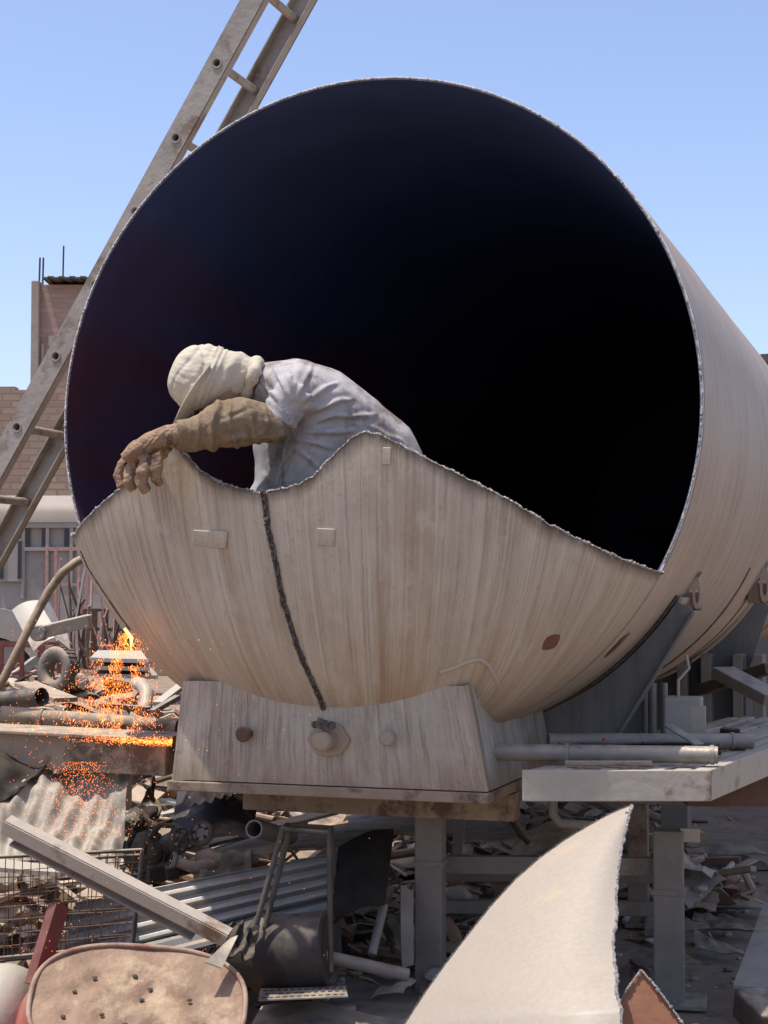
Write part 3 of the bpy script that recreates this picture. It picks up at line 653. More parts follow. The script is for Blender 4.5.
# coiled hose
b = MB(); hp = []
for k in range(90):
    a = k*.21; hp.append(at(672,745,5.6)+V((math.cos(a)*(.16+.02*math.sin(k*.11)), math.sin(a)*.10, -.0+.0012*k*.3)))
zmin = min(p.z for p in hp); hp = [V((p.x, p.y, p.z-zmin+pz+.008)) for p in hp]
b.tube(hp, .006, 8); b.build('gas_hose', 'black', label='dark coiled hose lying between the two platform pipes', cat='hose', smooth=60)
b = MB(); b.ell(V((at(604,740,5.55).x,5.55,pz+.022)), (.02,.02,.024)); b.tube([V((at(604,740,5.55).x,5.55,pz+.03)), V((at(604,740,5.55).x,5.55,pz+.065))], .006, 8); q_ = b.build('red_valve', 'red', smooth=40, label='tiny faded red valve among the hoses on the platform', cat='valve')
for i, (lab, p, q, w_, m_) in enumerate((('dark flat steel strip bent over the rear platform pipe', at(560,744,5.5), at(640,742,5.55), .04, 'iron'), ('grey angled offcut leaning near the hose coil', at(668,725,5.7), at(700,745,5.6), .05, 'steel'))):
    b = MB(); p.z = max(p.z, pz+.012); q.z = max(q.z, pz+.012); b.bar(p, q, w_, .006); b.bar(q, q+(q-p).normalized()*.05-UP*.004+V((.01,.03,0)), w_, .006); b.build('steel_strip', m_, label=lab, cat='strip')
for i, (xa_, ya, xb_, yb, lab) in enumerate(((652,724,652,640,'thick upright grey standpipe left of the control box'),(664,724,664,645,'thin upright pipe standing second left of the control box'),(645,724,645,683,'short upright stub pipe beside the winged saddle'))):
    b = MB(); p_ = at(xa_,ya,6.3); p_.z = .87; b.tube([p_, at(xb_,max(yb,683),6.3)], .014 if i else .018, 12); b.build('standpipe', 'steel', smooth=40, label=lab, cat='pipe')

# braces far right under tank
for lab, p, q, w_, m_ in (('broad grey diagonal channel under the tank at right edge', at(722,672,7.2), at(775,700,6.9), .12, 'steel'), ('rusty diagonal bar behind the broad channel at right edge', at(700,690,7.8), at(770,668,7.4), .06, 'iron')):
    b = MB(); b.bar(p, q, w_, .05); b.build('diagonal_brace', m_, label=lab, cat='brace', bevel=.004)

# small dark thing behind the tank at the right edge
b = MB(); b.prism([at(761,354,16), at(800,352,16), at(800,362,16), at(764,361,16)], (0,.3,0)); b.bar(at(790,357,16), (at(790,357,16).x,16,0), .1, .1); b.build('street_lamp', 'darkwall', label='dark lamp head just above the tank at the right edge', cat='lamp')

# ------------------------------------------------------------------ ladder leaning on the tank
PHI = R_(58); LD = RV*math.cos(PHI)+UP*math.sin(PHI); LN = -RV*math.sin(PHI)+UP*math.cos(PHI)
lad = thing('leaning_ladder', 'long dusty steel ladder leaning over the left side of the tank', 'ladder', T(.4, -2.4, -1.9))
S1, S2, OFF = .16, .52, .075
KR = [-2.34+.314*k+.0 for k in range(13)]
def LP(s_, k, o_=0): return T(s_, 0, 0)+LN*(RAD+OFF+o_)+LD*k
for s_, fl in ((S1, 1), (S2, -1)):
    b = MB()
    for side in (-.0035, .0035):        # web: plain lengths between the rungs, a square with a round hole at each rung
        q = -2.45
        for kk in KR+[1.95]:
            q1 = kk-.043 if kk != 1.95 else 1.95
            if q1 > q: b.add([LP(s_+side, q, -.043), LP(s_+side, q1, -.043), LP(s_+side, q1, .043), LP(s_+side, q, .043)], [(0,1,2,3) if side > 0 else (3,2,1,0)])
            if kk == 1.95: break
            vs_ = []
            for a_i in range(16):
                a = math.pi/8*a_i+math.pi/16*0; ca, sa = math.cos(a), math.sin(a); m__ = max(abs(ca), abs(sa))
                vs_.append(LP(s_+side, kk+.043*ca/m__, .043*sa/m__)); vs_.append(LP(s_+side, kk+.0165*ca, .0165*sa))
            b.add(vs_, [((2*i, 2*i+1, (2*i+3) % 32, (2*i+2) % 32) if side < 0 else ((2*i+2) % 32, (2*i+3) % 32, 2*i+1, 2*i)) for i in range(16)])
            q = kk+.043
    for e in (-.0395, .0395): b.bar(LP(s_+fl*.0225, -2.45, e), LP(s_+fl*.0225, 1.95, e), .038, .007, up=LN)
    b.build('rail', 'ladder', lad, bevel=.0015)
for kk in KR:
    b = MB(); b.tube([LP(S1-.006, kk), LP(S2+.006, kk)], .0165, 16, hollow=.003); b.build('rung', 'ladder', lad, smooth=40)
    b = MB(); b.tube([LP(S1-.008, kk), LP(S1-.0036, kk)], .0200, 16, hollow=.0034); b.build('rung_collar', 'ladder', lad, smooth=40)

# ------------------------------------------------------------------ worker
def loft(mb, pts, n=16):
    """pts = [(centre, ra, rb, dir_a)] elliptical rings; capped ends"""
    vs = []; k = len(pts)
    for i, (c_, ra, rb, da) in enumerate(pts):
        d = (pts[min(i+1,k-1)][0]-pts[max(i-1,0)][0]).normalized(); A = (V(da)-d*V(da).dot(d)).normalized(); B = d.cross(A)
        for j in range(n):
            a = 2*math.pi*j/n; vs.append(V(c_)+A*(ra*math.cos(a))+B*(rb*math.sin(a)))
    fs = [(i*n+j, i*n+(j+1) % n, (i+1)*n+(j+1) % n, (i+1)*n+j) for i in range(k-1) for j in range(n)]
    fs += [tuple(range(n))[::-1], tuple((k-1)*n+j for j in range(n))]
    # round the end caps a little
    mb.add(vs, fs)
def organic(ob, voxel, it=6, fac=.5, folds=(), rough=()):
    """melt the lofted pieces into one skin, then press cloth folds into it.
    folds = [(p, q, width, depth)] creases running from p to q; rough = [(scale, strength)]"""
    m_ = ob.modifiers.new('remesh', 'REMESH'); m_.mode = 'VOXEL'; m_.voxel_size = voxel
    s_ = ob.modifiers.new('smooth', 'SMOOTH'); s_.iterations = it; s_.factor = fac
    bpy.context.view_layer.update()
    me = bpy.data.meshes.new_from_object(ob.evaluated_get(bpy.context.evaluated_depsgraph_get()))
    ob.modifiers.clear(); ob.data = me; w = wloc(ob)
    N_ = [v.normal.copy() for v in me.vertices]
    for v, n in zip(me.vertices, N_):
        P = v.co+w; h_ = 0
        for sc_, st_ in rough: h_ += st_*nz(P, sc_)
        Pw = P+V((nz(P, 14), 0, nz(P, 14, 7)))*.012
        for p, q, wd, am in folds:
            if n.y > .45: continue
            ax_, az_ = q.x-p.x, q.z-p.z; L2 = ax_*ax_+az_*az_; t_ = max(0, min(1, ((Pw.x-p.x)*ax_+(Pw.z-p.z)*az_)/L2))
            d2 = (Pw.x-p.x-t_*ax_)**2+(Pw.z-p.z-t_*az_)**2; e_ = math.sin(math.pi*(.12+.76*t_))
            if d2 < (4*wd)**2: h_ += am*e_*(math.exp(-d2/(wd*wd))-.55*math.exp(-d2/(4*wd*wd)))
        v.co += n*h_
    me.polygons.foreach_set('use_smooth', [True]*len(me.polygons))
    return ob
def FD(Y, *L): return [(at(a_, b_, Y), at(c_, d_, Y), w_, m_) for a_, b_, c_, d_, w_, m_ in L]
DEP = V((.18, -1, .0)).normalized()     # towards the camera: his right side
hipc = at(379,461,5.58); chest = at(318,405,5.50); shl = at(284,386,5.46); neck = at(252,382,5.44); hc = at(213,384,5.40)
hipR = hipc+DEP*.09; hipL = hipc-DEP*.09
shR = shl+DEP*.16+V((0,0,-.03)); shLf = shl-DEP*.17+V((0,0,-.03))
elR = at(272,427,5.30); wrR = at(184,433,5.24); elL = at(270,488,5.60); wrL = at(225,570,5.55)
per = thing('worker', 'worker in grey shirt and cream sun hat bending inside the open tank', 'person', V((hipc.x, hipc.y, .975)))
fR = T(-.05, .22, -RAD+.03); fL = T(.18, .02, -RAD+.02)
knR = (hipR+fR)/2+V((-.09,-.02,.03)); knL = (hipL+fL)/2+V((-.1,0,.03))
AH = V((-.90,-.10,.36)).normalized(); FH = V((-.36,-.22,-.88)); FH = (FH-AH*FH.dot(AH)).normalized(); SH = AH.cross(FH)
b = MB()
loft(b, [(hipc+V((.07,0,-.07)), .08,.06,DEP),(hipc, .165,.12,DEP),(hipc.lerp(chest,.5)+V((0,0,.01)), .145,.105,DEP),(chest, .165,.115,DEP),(shl, .14,.075,DEP),(shl.lerp(neck,.5), .075,.05,DEP),(neck, .055,.055,DEP),(hc, .05,.055,DEP)])
b.ell(hc+AH*.01, (.078,.10,.115), ax=(SH,FH,AH), n=20, m=14)
b.ell(hc+FH*.105-AH*.015, (.013,.022,.02), ax=(SH,FH,AH)); b.ell(hc+FH*.085-AH*.07, (.03,.03,.03), ax=(SH,FH,AH))
for sg in (-1, 1): b.ell(hc+SH*.078*sg-AH*.01, (.012,.02,.032), ax=(SH,FH,AH))
for a_, e_, w__, fingers in ((shR, elR, wrR, 0), (shLf, elL, wrL, 1)):
    loft(b, [(a_+V((.03,.02,-.01)), .035,.035,DEP),(a_.lerp(e_,.5), .036,.036,DEP),(e_, .034,.034,DEP),(e_.lerp(w__,.4), .038,.038,DEP),(w__, .026,.026,DEP),(w__+(w__-e_).normalized()*.05, .03,.02,DEP)])
for h_, k_, f_ in ((hipR, knR, fR), (hipL, knL, fL)):
    loft(b, [(h_, .085,.085,DEP),(h_.lerp(k_,.5), .072,.072,DEP),(k_, .052,.052,DEP),(k_.lerp(f_,.35), .052,.05,DEP),(f_+UP*.07, .034,.034,DEP)])
    loft(b, [(f_+UP*.06+V((.05,0,0)), .03,.03,DEP),(f_+UP*.045, .036,.032,DEP),(f_+UP*.03+V((-.14,0,0)), .035,.02,DEP)])
body = b.build('body', 'skin', per); organic(body, .009, 5)
b = MB()
loft(b, [(hipc+V((.03,0,-.16)), .17,.12,DEP),(hipc+V((.035,0,-.05)), .182,.135,DEP),(hipc+V((-.01,0,.015)), .19,.142,DEP),(hipc.lerp(chest,.5)+V((-.0,0,.016)), .178,.135,DEP),(chest+V((0,0,.0)), .19,.132,DEP),(shl+V((0,0,-.01)), .18,.108,DEP),(shl.lerp(neck,.5)+V((0,0,-.008)), .125,.085,DEP),(neck+V((.01,0,-.002)), .075,.066,DEP)], 24)
# loose belly of the shirt hanging down
loft(b, [(chest+V((.02,0,-.06)), .17,.12,DEP),(chest.lerp(hipc,.3)+V((-.075,-.0,-.13)), .165,.115,DEP),(chest.lerp(hipc,.3)+V((-.10,0,-.22)), .15,.10,DEP),(chest.lerp(hipc,.3)+V((-.10,0,-.30)), .12,.08,DEP)])
loft(b, [(shR+V((.04,.02,.0)), .075,.078,DEP),(shR.lerp(elR,.5)+V((.01,.02,0)), .062,.070,DEP),(elR+V((.02,0,.0)), .05,.058,DEP)])
loft(b, [(shLf, .075,.075,DEP),(shLf.lerp(elL,.5), .07,.07,DEP),(elL, .062,.062,DEP),(elL.lerp(wrL,.9), .045,.045,DEP)])
shirt = b.build('shirt', 'shirt', per)
organic(shirt, .0065, 5, .5, FD(5.3,
    (286,410,258,376,.006,.018),(290,404,272,364,.007,.020),(293,402,288,358,.007,.016),(298,402,312,362,.008,.018),(303,404,338,378,.009,.018),
    (306,412,352,396,.010,.022),(304,420,372,412,.009,.020),(300,428,352,430,.010,.020),(296,436,330,446,.010,.022),(292,446,318,466,.009,.018),
    (288,414,268,398,.006,.008),(340,380,392,425,.012,.008),(360,420,408,440,.008,.008),(350,440,385,455,.008,.010),(262,455,286,470,.006,.008),(256,470,276,488,.006,.008),(300,470,320,440,.008,.010)),
    ((7,.010),(22,.0025)))
b = MB()
loft(b, [(hipc+V((-.04,0,-.03)), .17,.115,DEP),(hipc+V((0,0,-.1)), .17,.12,DEP),(hipc+V((0,0,-.18)), .15,.11,DEP)])
for h_, k_, f_ in ((hipR, knR, fR), (hipL, knL, fL)):
    loft(b, [(h_, .105,.105,DEP),(h_.lerp(k_,.5), .088,.09,DEP),(k_, .07,.072,DEP),(k_.lerp(f_,.5), .066,.068,DEP),(f_+UP*.08, .06,.062,DEP)])
tr = b.build('trousers', 'trousers', per); organic(tr, .009, 5, .5, (), ((9,.014),(25,.004)))
for f_ in (fR, fL):
    b = MB(); loft(b, [(f_+UP*.11+V((.0,0,0)), .05,.05,DEP),(f_+UP*.05+V((.02,0,0)), .052,.052,DEP),(f_+UP*.02+V((.03,0,0)), .045,.04,DEP)]); loft(b, [(f_+UP*.045+V((.06,0,0)), .04,.035,DEP),(f_+UP*.04, .046,.04,DEP),(f_+UP*.03+V((-.12,0,0)), .048,.032,DEP),(f_+UP*.025+V((-.19,0,0)), .035,.022,DEP)])
    o_ = b.build('boot', 'boot', per); organic(o_, .008, 3)
# leather welding sleeve
b = MB(); AZ = V((0,0,1))
def sp(px_, py_, Y, ra, rb): return (at(px_, py_, Y), ra, rb, AZ)
loft(b, [sp(176,434,5.22,.046,.05), sp(190,434,5.235,.056,.058), sp(206,430,5.25,.060,.064), sp(222,424,5.26,.076,.072), sp(242,421,5.27,.082,.075), sp(260,424,5.29,.072,.074), sp(274,430,5.31,.05,.06), sp(284,434,5.33,.022,.035)], 24)
b.ell(at(280,434,5.27), (.018,.018,.014))
sl = b.build('leather_sleeve', 'leather', per)
organic(sl, .005, 4, .5, FD(5.2, (216,402,210,452,.012,.034),(200,412,196,448,.007,.014),(228,400,236,450,.010,.022),(246,402,258,446,.010,.022),(264,404,272,440,.008,.016),(222,440,262,434,.009,.018),(190,420,188,450,.004,.006),(240,440,275,438,.006,.010),(222,418,250,408,.007,-.008)), ((12,.010),(45,.0018)))
# gauntlet glove: palm and five curled fingers over the cut edge
b = MB()
loft(b, [sp(182,433,5.23,.036,.042), sp(168,436,5.22,.034,.040), sp(152,443,5.215,.036,.048), sp(138,451,5.22,.034,.052), sp(128,459,5.23,.026,.048)], 18)
fing = [((134,452,5.28),(122,465,5.27),(118,476,5.265),(122,487,5.26)),
        ((139,455,5.235),(130,470,5.21),(128,481,5.20),(133,490,5.215)),
        ((147,457,5.20),(143,473,5.18),(142,483,5.185),(147,491,5.20)),
        ((156,455,5.185),(157,468,5.175),(156,478,5.185),(160,484,5.205))]
for q, k_ in zip(fing, (.95, 1.05, 1.05, .92)):
    p_ = [at(*z_) for z_ in q]; loft(b, [(p_[0], .021*k_,.021*k_,AX),(p_[0].lerp(p_[1],.5), .0185*k_,.0185*k_,AX),(p_[1], .0205*k_,.0205*k_,AX),(p_[1].lerp(p_[2],.5), .0178*k_,.0178*k_,AX),(p_[2], .0185*k_,.0185*k_,AX),(p_[3], .0150*k_,.0150*k_,AX)], 12)
p_ = [at(168,446,5.26), at(160,456,5.33), at(150,463,5.38), at(142,470,5.40)]
loft(b, [(p_[0], .018,.018,AX),(p_[1], .017,.017,AX),(p_[2], .016,.016,AX),(p_[3], .012,.012,AX)], 12)
gl = b.build('glove', 'glove', per)
organic(gl, .0036, 3, .5, FD(5.15, (170,428,158,452,.004,.006),(162,430,148,448,.004,.006),(152,436,140,452,.004,.005),(176,436,160,440,.003,.005),(138,446,128,456,.003,.004),(124,470,132,473,.002,.003),(136,474,146,477,.002,.003),(150,470,160,473,.002,.003)), ((30,.0045),(90,.0014)))
# hat
ht = thing('sun_hat', None, None, hc); ht.parent = per; ht.location = hc-wloc(per)
b = MB()
def crown(u, v):
    a = 2*math.pi*u; t_ = v*math.pi/2; r_ = math.cos(t_)**.7; w_ = 1+.05*nz((math.cos(a)*2, math.sin(a)*2, v*3), 1.3)-.05*math.exp(-((v-.45-.12*math.sin(a*2))/.05)**2)-.05*math.exp(-((v-.22+.1*math.cos(a*3))/.04)**2)+.06*(abs(nz((math.cos(a)*3, math.sin(a)*3, v*2), 1.9, 5))-.2)-.018*math.exp(-((v-.12)/.03)**2)-.014*sum(math.exp(-((a-c_*math.pi/3-.4)/.05)**2) for c_ in range(6))*(1-v)
    return hc+AH*(.02+.125*math.sin(t_))+(SH*(.105*math.cos(a))+FH*(.118*math.sin(a)))*r_*w_
b.grid(crown, 120, 40, .0); b.build('crown', 'hat', ht, smooth=80)
b = MB()
def brim(u, v):
    a = math.pi*(-.05+1.1*u); f_ = math.sin(min(math.pi, max(0, a)))**1.5
    return hc+AH*(.03+.045*v*f_+.008*v*math.sin(9*u))+(SH*((.106+.03*v)*math.cos(a))+FH*((.119+.08*v*f_)*math.sin(a)))
b.grid(brim, 30, 6, .004); b.build('brim', 'hat', ht, smooth=80)
b = MB()
def flap(u, v):
    a = math.pi*(.88+(1.14+.42*(1-.35*v))*u); rs, rf_ = .112+.010*math.sin(v*3), .121; q = v**.95
    c_ = (hc+AH*.03).lerp(at(247,380,5.43), q); k_ = 1-.36*q
    wr = 1+.07*nz((u*5, v*3, 0), 1.4)+.025*math.sin(u*13+v*5)*v+.03*(abs(nz((u*9, v*5, 3), 1.5))-.2)+.04*math.sin(v*9+u*5)*math.sin(v*3.14)+.035*math.exp(-((v-.10)/.035)**2)+.03*math.exp(-((v-.22)/.03)**2)
    return c_+(SH*(rs*math.cos(a))+FH*(rf_*math.sin(a)))*k_*wr
b.grid(flap, 110, 44, .003); b.build('neck_flap', 'hat', ht, smooth=80)
b = MB(); b.tube([at(251,378,5.43)+(DEP*.076*math.cos(a)+V((.35,0,.94)).normalized()*.058*math.sin(a))*(1+.08*math.sin(5*a)) for a in [2*math.pi*k/28 for k in range(28)]], [.020+.006*math.sin(k*1.7) for k in range(28)], 10, closed=True); b.build('scarf', 'hat', ht, smooth=80)

# ------------------------------------------------------------------ loose scrap
PAL = [(.42,.32,.225),(.34,.255,.18),(.50,.41,.31),(.24,.17,.115),(.10,.08,.06),(.27,.14,.085),(.33,.31,.28),(.56,.49,.40),(.16,.115,.085),(.22,.11,.07),(.40,.30,.21)]
def scrap(mb, x_, y_, z_, size, r):
    kind = r.random(); col = r.choice(PAL); yaw = r.uniform(0, 360); pt, rl = r.gauss(0, 16), r.gauss(0, 16); c_ = V((x_, y_, z_))
    if kind < .34: mb.box(c_, (size*r.uniform(.7,1.8), size*r.uniform(.25,.8), r.uniform(.004,.012)), (rl, pt, yaw), col=col)
    elif kind < .52:
        d = V((math.cos(yaw), math.sin(yaw), r.gauss(0,.25)))*size*r.uniform(.8,2); mb.tube([c_-d/2, c_+d/2], r.uniform(.006,.028), 8, col=col)
    elif kind < .72: mb.box(c_, (size*r.uniform(1,2.4), size*r.uniform(.12,.25), size*r.uniform(.06,.2)), (rl, pt, yaw), col=col)
    elif kind < .86:
        s0 = size*.45; mb.ell(c_, (s0*r.uniform(.5,1), s0*r.uniform(.4,.9), s0*r.uniform(.3,.7)), n=7, m=5, f=lambda q: q+V((nz(q,9), nz(q,9,3), nz(q,9,6)))*s0*.6, col=col)
    else:
        w_ = size*r.uniform(.6,1.2); A = V((math.cos(yaw), math.sin(yaw), r.gauss(0,.2))); B = V((-math.sin(yaw), math.cos(yaw), r.gauss(0,.3)))
        mb.grid(lambda u, v: c_+A*(u-.5)*w_*1.4+B*(v-.5)*w_+UP*(.25*w_*nz((u*2,v*2,c_.x*9))+.12*w_*math.sin(u*4)), 6, 5, .004, col=col)
def field(label, n, box_, smin, smax, seed, zoff=(0,.1), name='loose_scrap'):
    r = random.Random(seed); mb = MB()
    for _ in range(n):
        x_, y_ = r.uniform(box_[0], box_[1]), r.uniform(box_[2], box_[3]); scrap(mb, x_, y_, hgt(x_, y_)+r.uniform(*zoff), r.uniform(smin, smax), r)
    return mb.build(name, 'debris', col=True, kind='stuff', label=label, cat='scrap')
field('heap of dusty loose scrap metal at left behind the long beam', 2200, (-4.6, -.9, 7.2, 12), .06, .24, 3, (-.02,.22))
field('low rubble of sunlit offcuts under the tank', 900, (-.9, 1.7, 7.4, 11), .05, .2, 5, (0,.16))
field('tangled small scrap lying in shade below the saddle', 520, (-1.9, .6, 5.7, 7.4), .04, .17, 9, (0,.14))
field('scattered flat scrap on the ground at right', 55, (.6, 3.3, 6.1, 11), .05, .2, 12, (0,.02))
field('larger bent offcuts and pipe ends lying in the heap behind the stool', 170, (-2.1, .3, 6.2, 8.2), .14, .34, 21, (.02,.20))
field('rubble piled behind the left post and brace rails', 260, (.1, 1.6, 7.6, 10.5), .10, .26, 23, (.0,.22))
r = random.Random(44); mb = MB()
for _ in range(900):
    x_, y_ = r.uniform(-2, 3.4), r.uniform(5.2, 9); s0 = r.uniform(.004,.022); mb.ell((x_, y_, hgt(x_, y_)+s0*.3), (s0, s0*.8, s0*.6), n=6, m=4, col=r.choice(PAL[:5]))
mb.build('gravel', 'debris', col=True, kind='stuff', label='small stones scattered over the dirt', cat='gravel')

def sheet(name, label, corners, m, th=.005, fn=None, nu=24, nv=16, cat='sheet', wob=.01, ws=3, par=None, smooth=45):
    """sheet metal between four corners p00 p10 p11 p01 with its own bends"""
    p00, p10, p11, p01 = [V(q) for q in corners]; nrm = (p10-p00).cross(p01-p00).normalized()
    def f_(u, v):
        q = p00*(1-u)*(1-v)+p10*u*(1-v)+p11*u*v+p01*(1-u)*v
        return q+nrm*((fn(u, v) if fn else 0)+wob*nz((q.x*ws, q.y*ws, q.z*ws)))
    b = MB(); b.grid(f_, nu, nv, th)
    if par: return b.build(name, m, par, smooth=smooth)
    return b.build(name, m, smooth=smooth, label=label, cat=cat)

# --- left foreground pieces
t = thing('long_beam', 'long dusty tan beam lying across the heap under the sparks', 'beam', at(90,770,6.1))
b = MB(); A_, B_ = at(-30,745,6.15), at(176,756,5.95); b.bar(A_, B_, .20, .125); b.build('web', 'beam', t, bevel=.006)
b = MB(); b.bar(A_+UP*.067, B_+UP*.067, .26, .012); b.build('flange', 'beam', t, bevel=.003)
pipe('thick dusty pipe lying on top of the long beam', at(2,714,6.5), at(178,728,6.3), .032, 'beam', collars=(.24,))
pipe('short dark pipe lying left on the heap behind the thick pipe', at(-10,702,7.2), at(42,697,7.0), .04, 'iron')
# crumpled corrugated tin
def crump(u, v): return .014*math.sin(u*46+2.5*math.sin(v*5))*(1-.5*v)+.07*nz((u*3, v*3, 2))+.03*abs(nz((u*7, v*6, 5)))+.03*math.sin(v*4+u*3)
sheet('corrugated_sheet', 'crumpled sunlit corrugated tin sheet hanging below the long beam at left', [at(-25,890,5.50), at(116,884,5.52), at(130,772,6.0), at(0,760,6.05)], 'galvlight', .003, crump, 90, 50, wob=.025, ws=6)
sheet('black_flap', 'dark rubber flap draped over the crumpled tin at left', [at(-20,815,5.72), at(20,785,5.85), at(50,762,5.98), at(-20,752,6.0)], mat('tar_flap', (.02,.018,.016), (.04,.034,.028), .9, scale=6, dust=.1, spec=.1), .006, lambda u, v: .02*math.sin(6*u)+.02*nz((u*3,v*3,0)), 20, 20)
# square tube
t = thing('square_tube', 'long pale square steel tube slanting down across the wire basket', 'tube', at(116,890,5.2))
p_, q_ = at(6,824,5.20), at(228,938,5.12); b = MB()
d = (q_-p_).normalized(); sx = d.cross(V((0,-.3,1))).normalized(); uz = sx.cross(d)
for e_, (w_, h_) in ((uz*.0225, (.044,.004)), (-uz*.0225, (.044,.004))): b.box((p_+q_)/2+e_, ((q_-p_).length, w_, h_), ax=(d, sx, uz))
for e_ in (sx*.0235, -sx*.0235): b.box((p_+q_)/2+e_, ((q_-p_).length, .004, .0405), ax=(d, sx, uz))
b.build('tube', 'white', t, bevel=.001)
b = MB(); b.bar(p_+d*.04-uz*.045, q_-d*.1-uz*.05, .05, .006, up=uz); b.build('flange_strip', 'steel', t)
b = MB(); b.box(p_+d*.004, (.006,.046,.043), ax=(d, sx, uz)); b.build('end_plate', 'white', t)
b = MB(); b.lathe(p_+d*.0, -d, [(0,.004),(.011,.004),(.011,.0)], 14); b.build('bolt_hole', 'black', t)
# wire basket
t = thing('wire_basket', 'crushed wire mesh basket under the square tube at lower left', 'basket', at(60,960,5.45))
Bc = [at(-20,858,5.28), at(142,850,5.31), at(132,945,5.29), at(-20,960,5.27)]
Bb = [q+V((-.02,.15,-.04)) for q in Bc]
def quadpt(c_, u, v): return c_[0]*(1-u)*(1-v)+c_[1]*u*(1-v)+c_[2]*u*v+c_[3]*(1-u)*v
for nm, c_ in (('mesh_panel', Bc), ('mesh_panel', [Bc[1], Bb[1], Bb[2], Bc[2]]), ('mesh_panel', [Bb[0], Bb[1], Bb[2], Bb[3]])):
    b = MB(); k1, k2 = (13, 7) if c_ is not Bc else (19, 8)
    if len(t.children) == 1: k1 = 6
    for i in range(k1+1): b.tube([quadpt(c_, i/k1, v)+V((0,.012*nz((i*.3,v*3,1)),.006*nz((i,v*3,4)))) for v in (0,.25,.5,.75,1)], .0016, 5)
    for j in range(k2+1): b.tube([quadpt(c_, u, j/k2)+V((0,.012*nz((u*4,j*.4,1)),.010*nz((u*4,j*.4,8)))) for u in (0,.2,.4,.6,.8,1)], .0016, 5)
    b.build(nm, 'rust', t, smooth=60)
b = MB()
for a_, c2 in ((0,1),(1,2),(3,2)): b.tube([Bc[a_], Bc[c2]], .006, 8); b.tube([Bb[a_], Bb[c2]], .006, 8)
for q in (1, 2): b.tube([Bc[q], Bb[q]], .006, 8)
b.build('rim_wire', 'iron', t, smooth=60)
sheet('pale_board', 'thin pale board lying on the wire basket top', [at(-30,866,5.28), at(60,873,5.29), at(80,868,5.42), at(-20,856,5.44)], 'cream', .012, None, 6, 4, wob=.004, cat='board')
b = MB(); b.bar(at(32,985,5.12), at(56,905,5.2), .035, .035); b.bar(at(32,985,5.12)+V((.02,0,0)), at(56,905,5.2)+V((.02,0,0)), .006, .06); b.build('red_angle_bar', 'darkred', label='dark red angle iron standing behind the red drum', cat='bar', bevel=.002)
# oval perforated drum
t = thing('oval_drum', 'flattened red drum with rusty perforated oval lid at bottom left', 'drum', at(138,1080,4.95))
Dc = at(138,1003,4.95); NRM = V((.10,-.62,.78)).normalized(); DX = V((1,0,.0)); DX = (DX-NRM*DX.dot(NRM)).normalized(); DY = NRM.cross(DX)
def ovr(a, rx=.315, ry=.205):
    e = 2.7; ca, sa = math.cos(a), math.sin(a); k = (abs(ca)**e+abs(sa)**e)**(-1/e); return DX*(rx*ca*k)+DY*(ry*sa*k)
b = MB(); NO = 72
HOLES = [(-.19,.03),(-.14,.085),(-.02,.10),(.03,.055),(.01,.015),(.15,.025),(.20,-.06),(-.10,-.045),(-.03,-.075),(.05,-.085),(-.21,-.06),(.11,-.12),(-.12,-.13)]
def lid(u, v):
    a = 2*math.pi*u; q = ovr(a)*v; z_ = .006*nz(q*9)+.004*nz(q*25)
    for hx, hy in HOLES:
        dd_ = (q.dot(DX)-hx)**2+(q.dot(DY)-hy)**2; z_ -= .012*math.exp(-dd_/.0006)
    return Dc+q+NRM*(z_-.012*(1-min(1,(1-v)/.04)) *0)
b.grid(lid, NO, 60); b.build('lid', mat('lid_rust', (.19,.115,.07), (.30,.19,.12), .65, scale=8, bump=.3, c3=(.38,.27,.165), t3=.54, s3=4.5), t, smooth=60)
for hx, hy in HOLES:
    q = Dc+DX*hx+DY*hy+NRM*-.004
    b = MB(); b.ell(q, (.0085,.0065,.0025), ax=(DX,DY,NRM), n=9, m=5, f=lambda z_: z_+DX*.003*nz(z_,120)+DY*.003*nz(z_,150)); b.build('punched_hole', 'black', t, smooth=60)
b = MB(); b.tube([Dc+ovr(2*math.pi*k/NO)*1.005+NRM*.004 for k in range(NO)], .0085, 8, closed=True); b.build('rim', mat('worn_red_rim', (.20,.09,.06), (.27,.17,.12), .7, scale=14, dust=.5, c3=(.30,.06,.04), t3=.58, s3=9), t, smooth=60)
b = MB(); b.grid(lambda u, v: Dc+ovr(2*math.pi*u)*(1-.02*math.sin(v*3.14))-NRM*(.005+.42*v)-DX*(.05*min(1, v*4)), NO, 12); b.build('side_wall', 'red', t, smooth=60)
# gas cylinder bottom left
t = thing('gas_cylinder', 'worn pale cylinder lying at the bottom left corner', 'cylinder', at(0,1030,5.1))
gc = at(-22,1018,5.2); gd = V((.93,-.25,.05)).normalized(); b = MB(); b.lathe(gc, gd, [(.165,-.6),(.165,.10),(.155,.135),(.12,.165),(.06,.18),(0,.184)], 36); b.build('body', 'cream', t, smooth=50)
b = MB(); b.lathe(gc, gd, [(.166,.02),(.169,.022),(.169,.045),(.166,.047)], 36); b.build('band', 'slagdark', t, smooth=50)
# galvanised ribbed panel
def ribs(u, v): return .013*max(-1, min(1, 1.9*math.sin(v*6.283*4)))
sheet('ribbed_panel', 'long shiny galvanised ribbed panel lying across the scrap in the middle', [at(62,962,5.60), at(352,890,5.78), at(358,848,5.88), at(75,903,5.72)], 'galv', .002, ribs, 30, 96, wob=.012, ws=2, smooth=30)
sheet('ribbed_panel', 'second ribbed panel half hidden beneath the shiny ribbed panel', [at(110,968,5.5), at(330,915,5.7), at(345,875,6.0), at(130,925,5.85)], 'galv', .002, ribs, 20, 96, wob=.012, ws=2, smooth=30)
